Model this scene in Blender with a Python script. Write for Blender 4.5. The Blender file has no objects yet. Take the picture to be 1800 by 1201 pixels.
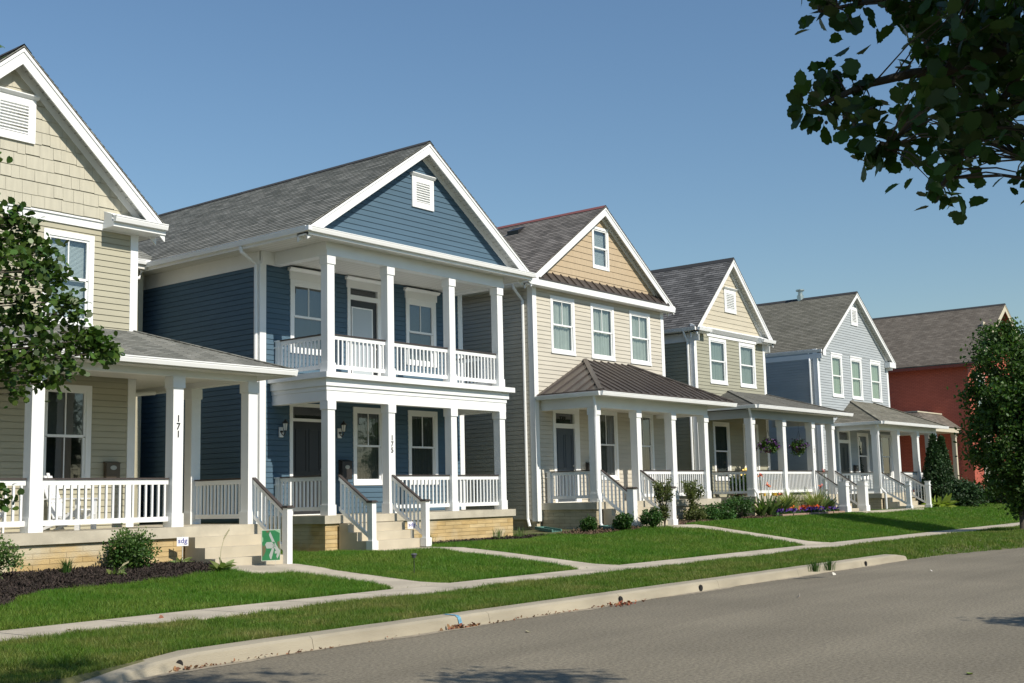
import bpy, math, random
import numpy as np
from mathutils import Vector, Matrix
random.seed(7); rng = np.random.default_rng(7)
S = bpy.context.scene
# ------------------------------------------------------------------ camera
YAW, PITCH, ROLL, FPX = math.radians(51.51326), math.radians(7.39613), math.radians(-1.33052), 2100.34
_f = Vector((math.sin(YAW)*math.cos(PITCH), math.cos(YAW)*math.cos(PITCH), math.sin(PITCH)))
_r = Vector((math.cos(YAW), -math.sin(YAW), 0)); _u = _r.cross(_f)
R_ = _r*math.cos(ROLL)+_u*math.sin(ROLL); U_ = -_r*math.sin(ROLL)+_u*math.cos(ROLL)
CAM = Vector((0, 0, 1.6))
cd = bpy.data.cameras.new('camera'); cd.sensor_width = 36; cd.lens = FPX/1800*36; cd.clip_end = 3000; cd.clip_start = .05
co = bpy.data.objects.new('camera', cd); S.collection.objects.link(co)
m_ = Matrix((R_, U_, -_f)).transposed().to_4x4(); m_.translation = CAM; co.matrix_world = m_
S.camera = co
def ray(x, y): return R_*((x-900)/FPX) - U_*((y-600.5)/FPX) + _f
def at(x, y, d): return CAM + ray(x, y)*d                     # pixel + distance -> point
def atY(x, y, Y): v = ray(x, y); return CAM + v*(Y/v.y)
def atZ(x, y, Z): v = ray(x, y); return CAM + v*((Z-CAM.z)/v.z)
# ------------------------------------------------------------------ light
SUN = Vector((.015, 1, -.86)).normalized()                   # travel direction of the light
el = math.asin(-SUN.z); az = math.atan2(-SUN.x, -SUN.y)
W = bpy.data.worlds.new('World'); S.world = W; W.use_nodes = True
nt = W.node_tree; bg = nt.nodes['Background']
sk = nt.nodes.new('ShaderNodeTexSky'); sk.sky_type = 'NISHITA'; sk.sun_disc = False
sk.sun_elevation = el; sk.sun_rotation = az; sk.air_density = 1.6; sk.dust_density = 0.0; sk.ozone_density = 7.0; sk.altitude = 200
nt.links.new(sk.outputs[0], bg.inputs[0]); bg.inputs[1].default_value = .09
sl = bpy.data.lights.new('sun', 'SUN'); sl.energy = 4.6; sl.angle = math.radians(.5); sl.color = (1, .92, .80)
so = bpy.data.objects.new('sun', sl); S.collection.objects.link(so)
so.rotation_euler = SUN.to_track_quat('-Z', 'Y').to_euler(); so.location = (0, -20, 30)
S.view_settings.view_transform = 'Standard'; S.view_settings.look = 'None'
S.view_settings.exposure = .22; S.view_settings.gamma = 1
# ------------------------------------------------------------------ materials
MATS = {}
def mat(name, col, rough=.6, n=0.0, ns=3.0, bump=0.0, bs=40.0, spec=.5, metal=0.0, col2=None, stretch=(1, 1, 1), trans=0.0, island=0.0, ramp=(.35, .68)):
    if name in MATS: return MATS[name]
    m = bpy.data.materials.new(name); m.use_nodes = True; N = m.node_tree.nodes; L = m.node_tree.links
    b = N['Principled BSDF']; b.inputs['Roughness'].default_value = rough; b.inputs['Metallic'].default_value = metal
    b.inputs['Specular IOR Level'].default_value = spec
    c = (*col, 1); b.inputs['Base Color'].default_value = c
    tc = N.new('ShaderNodeTexCoord'); mp = N.new('ShaderNodeMapping'); mp.inputs['Scale'].default_value = stretch
    L.new(tc.outputs['Object'], mp.inputs[0])
    out = None
    if n or col2:
        t = N.new('ShaderNodeTexNoise'); t.inputs['Scale'].default_value = ns; t.inputs['Detail'].default_value = 6; L.new(mp.outputs[0], t.inputs[0])
        r = N.new('ShaderNodeValToRGB'); r.color_ramp.elements[0].position = ramp[0]; r.color_ramp.elements[1].position = ramp[1]
        c2 = col2 if col2 else [v*(1+n) for v in col]; c1 = col if col2 else [v*(1-n) for v in col]
        r.color_ramp.elements[0].color = (*c1, 1); r.color_ramp.elements[1].color = (*c2, 1)
        L.new(t.outputs[0], r.inputs[0]); out = r.outputs[0]
    if island:
        g = N.new('ShaderNodeNewGeometry'); h = N.new('ShaderNodeHueSaturation')
        mr = N.new('ShaderNodeMapRange'); mr.inputs[3].default_value = 1-island; mr.inputs[4].default_value = 1+island
        L.new(g.outputs['Random Per Island'], mr.inputs[0]); L.new(mr.outputs[0], h.inputs['Value'])
        mr2 = N.new('ShaderNodeMapRange'); mr2.inputs[3].default_value = .475; mr2.inputs[4].default_value = .52
        ml = N.new('ShaderNodeMath'); ml.operation = 'FRACT'; mm = N.new('ShaderNodeMath'); mm.operation = 'MULTIPLY'; mm.inputs[1].default_value = 7.3
        L.new(g.outputs['Random Per Island'], mm.inputs[0]); L.new(mm.outputs[0], ml.inputs[0]); L.new(ml.outputs[0], mr2.inputs[0]); L.new(mr2.outputs[0], h.inputs['Hue'])
        h.inputs['Color'].default_value = c
        if out: L.new(out, h.inputs['Color'])
        out = h.outputs[0]
    if out: L.new(out, b.inputs['Base Color'])
    if bump:
        t = N.new('ShaderNodeTexNoise'); t.inputs['Scale'].default_value = bs; t.inputs['Detail'].default_value = 8; L.new(mp.outputs[0], t.inputs[0])
        bp = N.new('ShaderNodeBump'); bp.inputs['Strength'].default_value = bump; bp.inputs['Distance'].default_value = .02
        L.new(t.outputs[0], bp.inputs['Height']); L.new(bp.outputs[0], b.inputs['Normal'])
    if trans:
        tl = N.new('ShaderNodeBsdfTranslucent'); mx = N.new('ShaderNodeMixShader'); mx.inputs[0].default_value = trans
        tl.inputs[0].default_value = (col[0]*1.5, col[1]*1.7, col[2]*.8, 1)
        L.new(b.outputs[0], mx.inputs[1]); L.new(tl.outputs[0], mx.inputs[2]); L.new(mx.outputs[0], N['Material Output'].inputs[0])
    MATS[name] = m; return m
def brickmat(name, c1, c2, mortar, bw, rh, ms, rough=.85, bump=.5, nz=.25, stain=None, bias=0, lowscale=1.2, msmooth=.1):
    if name in MATS: return MATS[name]
    m = bpy.data.materials.new(name); m.use_nodes = True; N = m.node_tree.nodes; L = m.node_tree.links
    b = N['Principled BSDF']; b.inputs['Roughness'].default_value = rough; b.inputs['Specular IOR Level'].default_value = .25
    uv = N.new('ShaderNodeUVMap'); uv.uv_map = 'uv'
    br = N.new('ShaderNodeTexBrick'); br.inputs['Scale'].default_value = 1; br.inputs['Brick Width'].default_value = bw; br.inputs['Row Height'].default_value = rh
    br.inputs['Mortar Size'].default_value = ms; br.inputs['Mortar Smooth'].default_value = msmooth; br.inputs['Bias'].default_value = bias
    br.inputs['Color1'].default_value = (*c1, 1); br.inputs['Color2'].default_value = (*c2, 1); br.inputs['Mortar'].default_value = (*mortar, 1)
    L.new(uv.outputs[0], br.inputs[0])
    t = N.new('ShaderNodeTexNoise'); t.inputs['Scale'].default_value = lowscale; t.inputs['Detail'].default_value = 5; L.new(uv.outputs[0], t.inputs[0])
    mr = N.new('ShaderNodeMapRange'); mr.inputs[1].default_value = .3; mr.inputs[2].default_value = .7; mr.inputs[3].default_value = 1-nz; mr.inputs[4].default_value = 1+nz
    L.new(t.outputs[0], mr.inputs[0]); mu = N.new('ShaderNodeMixRGB'); mu.blend_type = 'MULTIPLY'; mu.inputs[0].default_value = 1
    cmb = N.new('ShaderNodeCombineColor'); [L.new(mr.outputs[0], cmb.inputs[i]) for i in range(3)]
    L.new(br.outputs[0], mu.inputs[1]); L.new(cmb.outputs[0], mu.inputs[2]); o = mu.outputs[0]
    # second, elongated fleck layer
    mp = N.new('ShaderNodeMapping'); mp.inputs['Scale'].default_value = (3.2, 9, 1); L.new(uv.outputs[0], mp.inputs[0])
    t2 = N.new('ShaderNodeTexNoise'); t2.inputs['Scale'].default_value = 1.0; t2.inputs['Detail'].default_value = 3; L.new(mp.outputs[0], t2.inputs[0])
    mr2 = N.new('ShaderNodeMapRange'); mr2.inputs[1].default_value = .35; mr2.inputs[2].default_value = .65; mr2.inputs[3].default_value = 1-nz*.8; mr2.inputs[4].default_value = 1+nz*.8
    L.new(t2.outputs[0], mr2.inputs[0]); c2_ = N.new('ShaderNodeCombineColor'); [L.new(mr2.outputs[0], c2_.inputs[i]) for i in range(3)]
    mu2 = N.new('ShaderNodeMixRGB'); mu2.blend_type = 'MULTIPLY'; mu2.inputs[0].default_value = 1; L.new(o, mu2.inputs[1]); L.new(c2_.outputs[0], mu2.inputs[2]); o = mu2.outputs[0]
    if stain:
        t3 = N.new('ShaderNodeTexNoise'); t3.inputs['Scale'].default_value = .9; t3.inputs['Detail'].default_value = 7
        tc = N.new('ShaderNodeTexCoord'); L.new(tc.outputs['Object'], t3.inputs[0])
        r = N.new('ShaderNodeValToRGB'); r.color_ramp.elements[0].position = .5; r.color_ramp.elements[1].position = .62
        L.new(t3.outputs[0], r.inputs[0]); mx = N.new('ShaderNodeMixRGB'); L.new(r.outputs[0], mx.inputs[0]); L.new(o, mx.inputs[1]); mx.inputs[2].default_value = (*stain, 1); o = mx.outputs[0]
    L.new(o, b.inputs['Base Color'])
    bp = N.new('ShaderNodeBump'); bp.inputs['Strength'].default_value = bump; bp.inputs['Distance'].default_value = .015; bp.invert = True
    ad = N.new('ShaderNodeMath'); ad.operation = 'ADD'; tn = N.new('ShaderNodeTexNoise'); tn.inputs['Scale'].default_value = 40; L.new(uv.outputs[0], tn.inputs[0])
    ml = N.new('ShaderNodeMath'); ml.operation = 'MULTIPLY'; ml.inputs[1].default_value = .6; L.new(tn.outputs[0], ml.inputs[0])
    L.new(br.outputs['Fac'], ad.inputs[0]); L.new(ml.outputs[0], ad.inputs[1]); L.new(ad.outputs[0], bp.inputs['Height']); L.new(bp.outputs[0], b.inputs['Normal'])
    MATS[name] = m; return m
def glassmat(name='window_glass', tint=.82, extra=.06):
    if name in MATS: return MATS[name]
    m = bpy.data.materials.new(name); m.use_nodes = True; N = m.node_tree.nodes; L = m.node_tree.links
    N.remove(N['Principled BSDF'])
    g = N.new('ShaderNodeBsdfGlossy'); g.inputs['Roughness'].default_value = .02; g.inputs['Color'].default_value = (.95, .97, 1, 1)
    t = N.new('ShaderNodeBsdfTransparent'); t.inputs[0].default_value = (tint*.95, tint, tint*.98, 1)
    lw_ = N.new('ShaderNodeLayerWeight'); lw = N.new('ShaderNodeMath'); lw.operation = 'POWER'; lw.inputs[1].default_value = 4.0; L.new(lw_.outputs['Facing'], lw.inputs[0])
    ml = N.new('ShaderNodeMath'); ml.operation = 'MULTIPLY_ADD'; ml.inputs[1].default_value = 1.0; ml.inputs[2].default_value = extra+.07; ml.use_clamp = True
    L.new(lw.outputs[0], ml.inputs[0]); mx = N.new('ShaderNodeMixShader'); L.new(ml.outputs[0], mx.inputs[0]); L.new(t.outputs[0], mx.inputs[1]); L.new(g.outputs[0], mx.inputs[2])
    tn = N.new('ShaderNodeTexNoise'); tn.inputs['Scale'].default_value = 1.3; bp = N.new('ShaderNodeBump'); bp.inputs['Strength'].default_value = .05; bp.inputs['Distance'].default_value = .05
    tc = N.new('ShaderNodeTexCoord'); L.new(tc.outputs['Object'], tn.inputs[0]); L.new(tn.outputs[0], bp.inputs['Height']); L.new(bp.outputs[0], g.inputs['Normal'])
    L.new(mx.outputs[0], N['Material Output'].inputs[0]); MATS[name] = m; return m
WHITE = mat('white_paint', (.80, .81, .80), .45, n=.03, ns=1.5)
TRIM2 = mat('white_vinyl_trim', (.82, .83, .82), .4, n=.02, ns=2)
DARK = mat('dark_rail_paint', (.055, .043, .038), .5, n=.15, ns=20)
def vinyl(name, c): return mat(name, c, .65, n=.05, ns=.9, bump=.06, bs=60, stretch=(1, 1, 6), spec=.12)
CONC = mat('concrete', (.47, .43, .34), .85, n=.14, ns=2.2, bump=.25, bs=60, spec=.3)
CONC2 = mat('step_concrete', (.48, .43, .33), .85, n=.09, ns=1.7, bump=.2, bs=70, spec=.3)
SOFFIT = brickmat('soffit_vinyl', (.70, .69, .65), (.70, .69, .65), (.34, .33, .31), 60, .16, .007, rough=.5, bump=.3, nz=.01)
SOFFIT_SHADE = brickmat('shaded_soffit', (.50, .51, .48), (.50, .51, .48), (.22, .22, .21), 60, .16, .008, rough=.6, bump=.3, nz=.01)  # rake soffits: the shade under the overhang is put into this darker colour
ROOM = mat('dark_room', (.035, .037, .04), .9)
CURTAIN = mat('curtain_cloth', (.46, .50, .46), .9, n=.06, ns=5)
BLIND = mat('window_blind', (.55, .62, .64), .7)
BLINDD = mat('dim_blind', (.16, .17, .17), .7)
BLACK = mat('black_metal', (.02, .02, .021), .4)
BRONZE = mat('bronze_metal', (.12, .095, .07), .35, metal=.6)
GLASS = glassmat()
# ------------------------------------------------------------------ mesh builder
class MB:
    def __init__(s): s.v = []; s.f = []; s.uv = []; s.mi = []
    def face(s, pts, uv=None, mi=0):
        i = len(s.v); s.v += [tuple(p) for p in pts]; s.f.append(tuple(range(i, i+len(pts)))); s.uv.append(uv); s.mi.append(mi)
    def box(s, x0, x1, y0, y1, z0, z1, mi=0):
        a = [(x0, y0, z0), (x1, y0, z0), (x1, y1, z0), (x0, y1, z0), (x0, y0, z1), (x1, y0, z1), (x1, y1, z1), (x0, y1, z1)]
        for q in ((3, 2, 1, 0), (4, 5, 6, 7), (0, 1, 5, 4), (1, 2, 6, 5), (2, 3, 7, 6), (3, 0, 4, 7)): s.face([a[k] for k in q], mi=mi)
        return s
    def hexa(s, lo, hi, mi=0):                                # lo: 4 points, hi: 4 points (same winding seen from above)
        s.face(lo[::-1], mi=mi); s.face(hi, mi=mi)
        for k in range(4): j = (k+1) % 4; s.face([lo[k], lo[j], hi[j], hi[k]], mi=mi)
    def beam(s, p, q, w, h, mi=0, up=Vector((0, 0, 1))):      # box along p->q, width w, height h, vertical ends
        p, q = Vector(p), Vector(q); d = (q-p); hd = Vector((d.x, d.y, 0)).normalized() if (d.x or d.y) else Vector((1, 0, 0))
        n = Vector((-hd.y, hd.x, 0))*w/2; u = Vector((0, 0, h/2))
        if not (d.x or d.y): u = hd*h/2
        s.hexa([p-n-u, p+n-u, q+n-u, q-n-u][::-1], [p-n+u, p+n+u, q+n+u, q-n+u][::-1], mi)
    def prism(s, poly, p, q, mi=0, caps=True):                # poly: list of (a, z) offsets; a is along horizontal normal of p->q (right-hand side)
        p, q = Vector(p), Vector(q); d = (q-p); n = Vector((d.y, -d.x, 0)).normalized()
        A = [p+n*a+Vector((0, 0, z)) for a, z in poly]; B = [q+n*a+Vector((0, 0, z)) for a, z in poly]; k = len(poly)
        for i in range(k): j = (i+1) % k; s.face([A[i], A[j], B[j], B[i]], mi=mi)
        if caps: s.face(A[::-1], mi=mi); s.face(B, mi=mi)
    def tube(s, pts, r, n=8, r1=None, mi=0, cap=True):
        pts = [Vector(p) for p in pts]; k = len(pts); rings = []
        for i, p in enumerate(pts):
            t = (pts[min(i+1, k-1)]-pts[max(i-1, 0)]).normalized(); a = Vector((0, 0, 1)) if abs(t.z) < .9 else Vector((1, 0, 0))
            x = t.cross(a).normalized(); y = t.cross(x); rr = r if r1 is None else r+(r1-r)*i/(k-1)
            if isinstance(r, (list, tuple)): rr = r[i]
            b = len(s.v); s.v += [tuple(p+x*rr*math.cos(2*math.pi*j/n)+y*rr*math.sin(2*math.pi*j/n)) for j in range(n)]; rings.append(b)
        for i in range(k-1):
            for j in range(n):
                l = (j+1) % n; s.f.append((rings[i]+j, rings[i]+l, rings[i+1]+l, rings[i+1]+j)); s.uv.append(None); s.mi.append(mi)
        if cap: s.f.append(tuple(rings[0]+j for j in range(n))); s.uv.append(None); s.mi.append(mi); s.f.append(tuple(rings[-1]+j for j in range(n))); s.uv.append(None); s.mi.append(mi)
        return s
    def lathe(s, c, prof, n=16, mi=0):
        c = Vector(c); rings = []
        for r, z in prof:
            rings.append(len(s.v)); s.v += [(c.x+r*math.cos(2*math.pi*j/n), c.y+r*math.sin(2*math.pi*j/n), c.z+z) for j in range(n)]
        for i in range(len(prof)-1):
            for j in range(n):
                l = (j+1) % n; s.f.append((rings[i]+j, rings[i]+l, rings[i+1]+l, rings[i+1]+j)); s.uv.append(None); s.mi.append(mi)
        return s
    def build(s, name, m, parent=None, smooth=False):
        org = Vector((0, 0, 0)); top = parent
        if parent is not None:
            while top.parent: top = top.parent
            org = Vector(top.location)
        V = np.array(s.v, dtype=np.float32).reshape(-1, 3)
        me = bpy.data.meshes.new(name); me.from_pydata([tuple(v) for v in (V-np.array(org, dtype=np.float32))], [], s.f)
        uvl = me.uv_layers.new(name='uv'); out = []
        for f, uv in zip(s.f, s.uv):
            if uv is not None: out += [c for q in uv for c in q]; continue
            P = V[list(f)]; nrm = np.zeros(3)
            for i in range(len(P)): a, b = P[i], P[(i+1) % len(P)]; nrm += np.cross(a, b)
            l = np.linalg.norm(nrm); nrm = nrm/l if l > 1e-12 else np.array([0, 0, 1.])
            t = np.cross([0, 0, 1.], nrm); lt = np.linalg.norm(t); t = t/lt if lt > .05 else np.array([1., 0, 0]); b = np.cross(nrm, t)
            for p in P: out += [float(p@t), float(p@b)]
        uvl.data.foreach_set('uv', np.array(out, dtype=np.float32))
        ms = m if isinstance(m, (list, tuple)) else [m]
        for x in ms: me.materials.append(x)
        if len(ms) > 1: me.polygons.foreach_set('material_index', s.mi)
        if smooth: me.polygons.foreach_set('use_smooth', [True]*len(me.polygons))
        me.update(); o = bpy.data.objects.new(name, me); S.collection.objects.link(o)
        if parent is not None: o.parent = parent
        return o
def tag(o, label=None, cat=None, group=None, kind=None):
    if label: o['label'] = label
    if cat: o['category'] = cat
    if group: o['group'] = group
    if kind: o['kind'] = kind
    return o
def thing(name, loc, label, cat, group=None):
    o = bpy.data.objects.new(name, None); o.empty_display_size = .2; o.location = loc; S.collection.objects.link(o); return tag(o, label, cat, group)
def lerp(a, b, t): return Vector(a)*(1-t)+Vector(b)*t
# ------------------------------------------------------------------ house pieces
def siding(mb, axis, c, sgn, a0, a1, z0, z1, ex=.127, op=(), clip=None, proud=.02, shake=False, zstart=None, gap=.014, flat=0):
    """lapped boards on the plane axis=c, facing sgn*axis; op = list of (a0,a1,z0,z1) holes; clip(z)->(lo,hi)"""
    def P(a, d, z): return (a, c+sgn*d, z) if axis == 'y' else (c+sgn*d, a, z)
    flip = (axis == 'y') == (sgn < 0)
    z = zstart if zstart is not None else z0
    while z < z1-1e-4:
        zt = z+ex; cuts = sorted({max(z, z0), min(zt, z1)} | {q for o in op for q in (o[2], o[3]) if z < q < zt and z0 < q < z1})
        for za, zb in zip(cuts, cuts[1:]):
            zm = (za+zb)/2; segs = [(a0, a1)]
            for o in op:
                if o[2]-1e-6 <= zm <= o[3]+1e-6:
                    ns = []
                    for s0, s1 in segs:
                        if o[1] <= s0 or o[0] >= s1: ns.append((s0, s1)); continue
                        if o[0] > s0: ns.append((s0, o[0]))
                        if o[1] < s1: ns.append((o[1], s1))
                    segs = ns
            for s0, s1 in segs:
                pieces = [(s0, s1)]
                if shake:
                    pieces = []; x = s0
                    while x < s1: w = random.uniform(.13, .36); pieces.append((x, min(x+w, s1))); x += w
                for k, (q0, q1) in enumerate(pieces):
                    dz = random.uniform(-.02, .008) if shake and za == z else 0
                    g = .004 if shake else 0; ex_ = random.uniform(0, .006) if shake else 0
                    da = proud*.45*(zt-za)/ex+proud*.55+ex_; db = proud*.45*(zt-zb)/ex+proud*.55
                    if flat: da = db = proud
                    la, ha, lb, hb = q0+g, q1, q0+g, q1
                    if clip:
                        ca, cb = clip(za), clip(zb); la = max(la, ca[0]); ha = min(ha, ca[1]); lb = max(lb, cb[0]); hb = min(hb, cb[1])
                        if ha <= la: continue
                        if hb < lb: lb = hb = (lb+hb)/2 if la < (lb+hb)/2 < ha else min(max(lb, la), ha)
                    gp = min(gap, (zb-za)*.5) if za == z else 0
                    q = [P(la, da, za+dz+gp), P(ha, da, za+dz+gp), P(hb, db, zb), P(lb, db, zb)]
                    uv = [(la, za), (ha, za), (hb, zb), (lb, zb)]
                    if not flip: q = q[::-1]; uv = uv[::-1]
                    mb.face(q, uv)
                    if za == z:
                        u = [P(la, 0, za+dz+gp), P(ha, 0, za+dz+gp), P(ha, da, za+dz+gp), P(la, da, za+dz+gp)]
                        mb.face(u if flip else u[::-1])
                        u = [P(la, 0, za-.022), P(ha, 0, za-.022), P(ha, 0, za+dz+gp), P(la, 0, za+dz+gp)]
                        mb.face(u[::-1] if not flip else u)
        z = zt
def roof_plane(mb, e0, e1, r0, r1, ex=.14, step=.014, under=True, mi=0):
    e0, e1, r0, r1 = map(Vector, (e0, e1, r0, r1)); d = (e1-e0).normalized(); n = d.cross(r0-e0 if (r0-e0).length > (r1-e0).length*.01 else r1-e0).normalized()
    if n.z < 0: n = -n
    up = n.cross(d).normalized(); up = up if up.z > 0 else -up
    L = (r0-e0).dot(up) if (r0-e0).dot(up) > 0 else (r1-e0).dot(up); k = max(1, int(round(L/ex)))
    for i in range(k):
        t0, t1 = i/k, (i+1)/k; a, b = lerp(e0, r0, t0), lerp(e1, r1, t0); c_, dd = lerp(e1, r1, t1), lerp(e0, r0, t1)
        u = lambda p: ((p-e0).dot(d)+(e0.x+e0.y), (p-e0).dot(up)*(ex*k/L))
        pts = [a+n*step, b+n*step, c_]; uvs = [u(a), u(b), u(c_)]
        if (c_-dd).length > 1e-5: pts.append(dd); uvs.append(u(dd))
        if (pts[1]-pts[0]).cross(pts[2]-pts[0]).dot(n) < 0: pts, uvs = pts[::-1], uvs[::-1]
        mb.face(pts, uvs, mi); mb.face([a, b, b+n*step, a+n*step], None, mi)
    if under:
        h = Vector((0, 0, -.05)); mb.face([e0+h, r0+h, r1+h, e1+h] if (r0-r1).length > 1e-4 else [e0+h, r0+h, e1+h])
        mb.face([e0+h, e1+h, e1, e0]); mb.face([e1+h, r1+h, r1, e1]); mb.face([e0+h, e0, r0, r0+h])
def seams(mb, e0, e1, r0, r1, sp=.4, h=.035, w=.03, both=True):
    e0, e1, r0, r1 = map(Vector, (e0, e1, r0, r1)); L = (e1-e0).length; d = (e1-e0)/L; c_, d_ = (r0-e0).dot(d), (r1-e0).dot(d)
    base = (r0-e0)-d*c_ ; n = d.cross(base).normalized(); n = n if n.z > 0 else -n
    s = sp*.5
    while s < L:
        t = 1.0
        if s < c_: t = s/c_
        if s > d_: t = min(t, (L-s)/(L-d_))
        if t > .04:
            p = e0+d*s+n*.004; q = p+base*t; wv = d*w/2; hv = n*h
            mb.hexa([p-wv, p+wv, q+wv, q-wv], [p-wv*.6+hv, p+wv*.6+hv, q+wv*.6+hv, q-wv*.6+hv])
        s += sp
def gutter(root, p, q, name='gutter', m=None, w=.11, h=.12):   # outward = right-hand side of p->q
    mb = MB(); mb.prism([(0, 0), (w*.82, 0), (w, -.004), (w, -.024), (w*.9, -.032), (w*.9, -.05), (w*.7, -h), (0, -h)], p, q); return mb.build(name, m or TRIM2, root)
def downspout(root, pts, m=None): mb = MB(); mb.tube(pts, .045, 8); return mb.build('downspout', m or TRIM2, root)
def column(root, x, y, z0, z1, w=.23, cap=.22, base=.25, label=None, m=WHITE):
    mb = MB(); mb.box(x, x+w, y, y+w, z0, z1); mb.box(x-.022, x+w+.022, y-.022, y+w+.022, z1-cap, z1-.002)
    mb.box(x-.018, x+w+.018, y-.018, y+w+.018, z0+.002, z0+base)
    o = mb.build('column', m, root)
    if label: o['label'] = label
    return o
def railing(root, p, q, h=.92, sp=.128, bw=.038, low=.11, toph=.09, lowh=.09, cap=True, parent=None, name='railing'):
    """p, q at floor level"""
    p, q = Vector(p), Vector(q); d = q-p; L = Vector((d.x, d.y, 0)).length; mb = MB()
    mb.beam(p+Vector((0, 0, h-.035-toph/2)), q+Vector((0, 0, h-.035-toph/2)), .045, toph); mb.beam(p+Vector((0, 0, low+lowh/2)), q+Vector((0, 0, low+lowh/2)), .045, lowh)
    n = max(1, int(round(L/sp))); hd = Vector((d.x, d.y, 0))/L; nn = Vector((-hd.y, hd.x, 0))*bw/2; hh = hd*bw/2
    for i in range(n):
        c = lerp(p, q, (i+.5)/n); sl = d.z/L*bw/2
        a = [c-nn-hh, c+nn-hh, c+nn+hh, c-nn+hh]; zz = [low+lowh-.01]*4
        mb.hexa([v+Vector((0, 0, low+lowh-.02)) for v in a][::-1], [v+Vector((0, 0, h-.035-toph+.02)) for v in a][::-1])
    o = mb.build(name, WHITE, root)
    if cap: c = MB(); c.beam(p+Vector((0, 0, h-.0155)), q+Vector((0, 0, h-.0155)), .085, .031); c.build('hand_rail', DARK, o)
    return o
def newel(root, x, y, z0, h, w=.13, cap=True, m=WHITE, base=0, round_=False):
    mb = MB(); mb.box(x-w/2, x+w/2, y-w/2, y+w/2, z0, z0+h)
    if base: mb.box(x-w/2-.03, x+w/2+.03, y-w/2-.03, y+w/2+.03, z0+.002, z0+base)
    o = mb.build('newel_post', m, root); c = MB()
    if cap: c.box(x-w/2-.03, x+w/2+.03, y-w/2-.03, y+w/2+.03, z0+h+.001, z0+h+.03); c.box(x-w/2-.01, x+w/2+.01, y-w/2-.01, y+w/2+.01, z0+h+.031, z0+h+.05); c.build('post_cap', DARK, o)
    else: c.box(x-w/2-.02, x+w/2+.02, y-w/2-.02, y+w/2+.02, z0+h-.16, z0+h-.12); c.box(x-w/2-.02, x+w/2+.02, y-w/2-.02, y+w/2+.02, z0+h+.001, z0+h+.03); c.build('post_cap', m, o)
    return o
def steps(root, x0, x1, yslab, ztop, zg, n=4, tread=.28, m=None):
    mb = MB(); r = (ztop-zg)/n
    for i in range(1, n): mb.box(x0, x1, yslab-tread*i, yslab-tread*(i-1)-.001, zg-.3, ztop-r*i)
    return mb.build('steps', m or CONC2, root)
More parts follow.
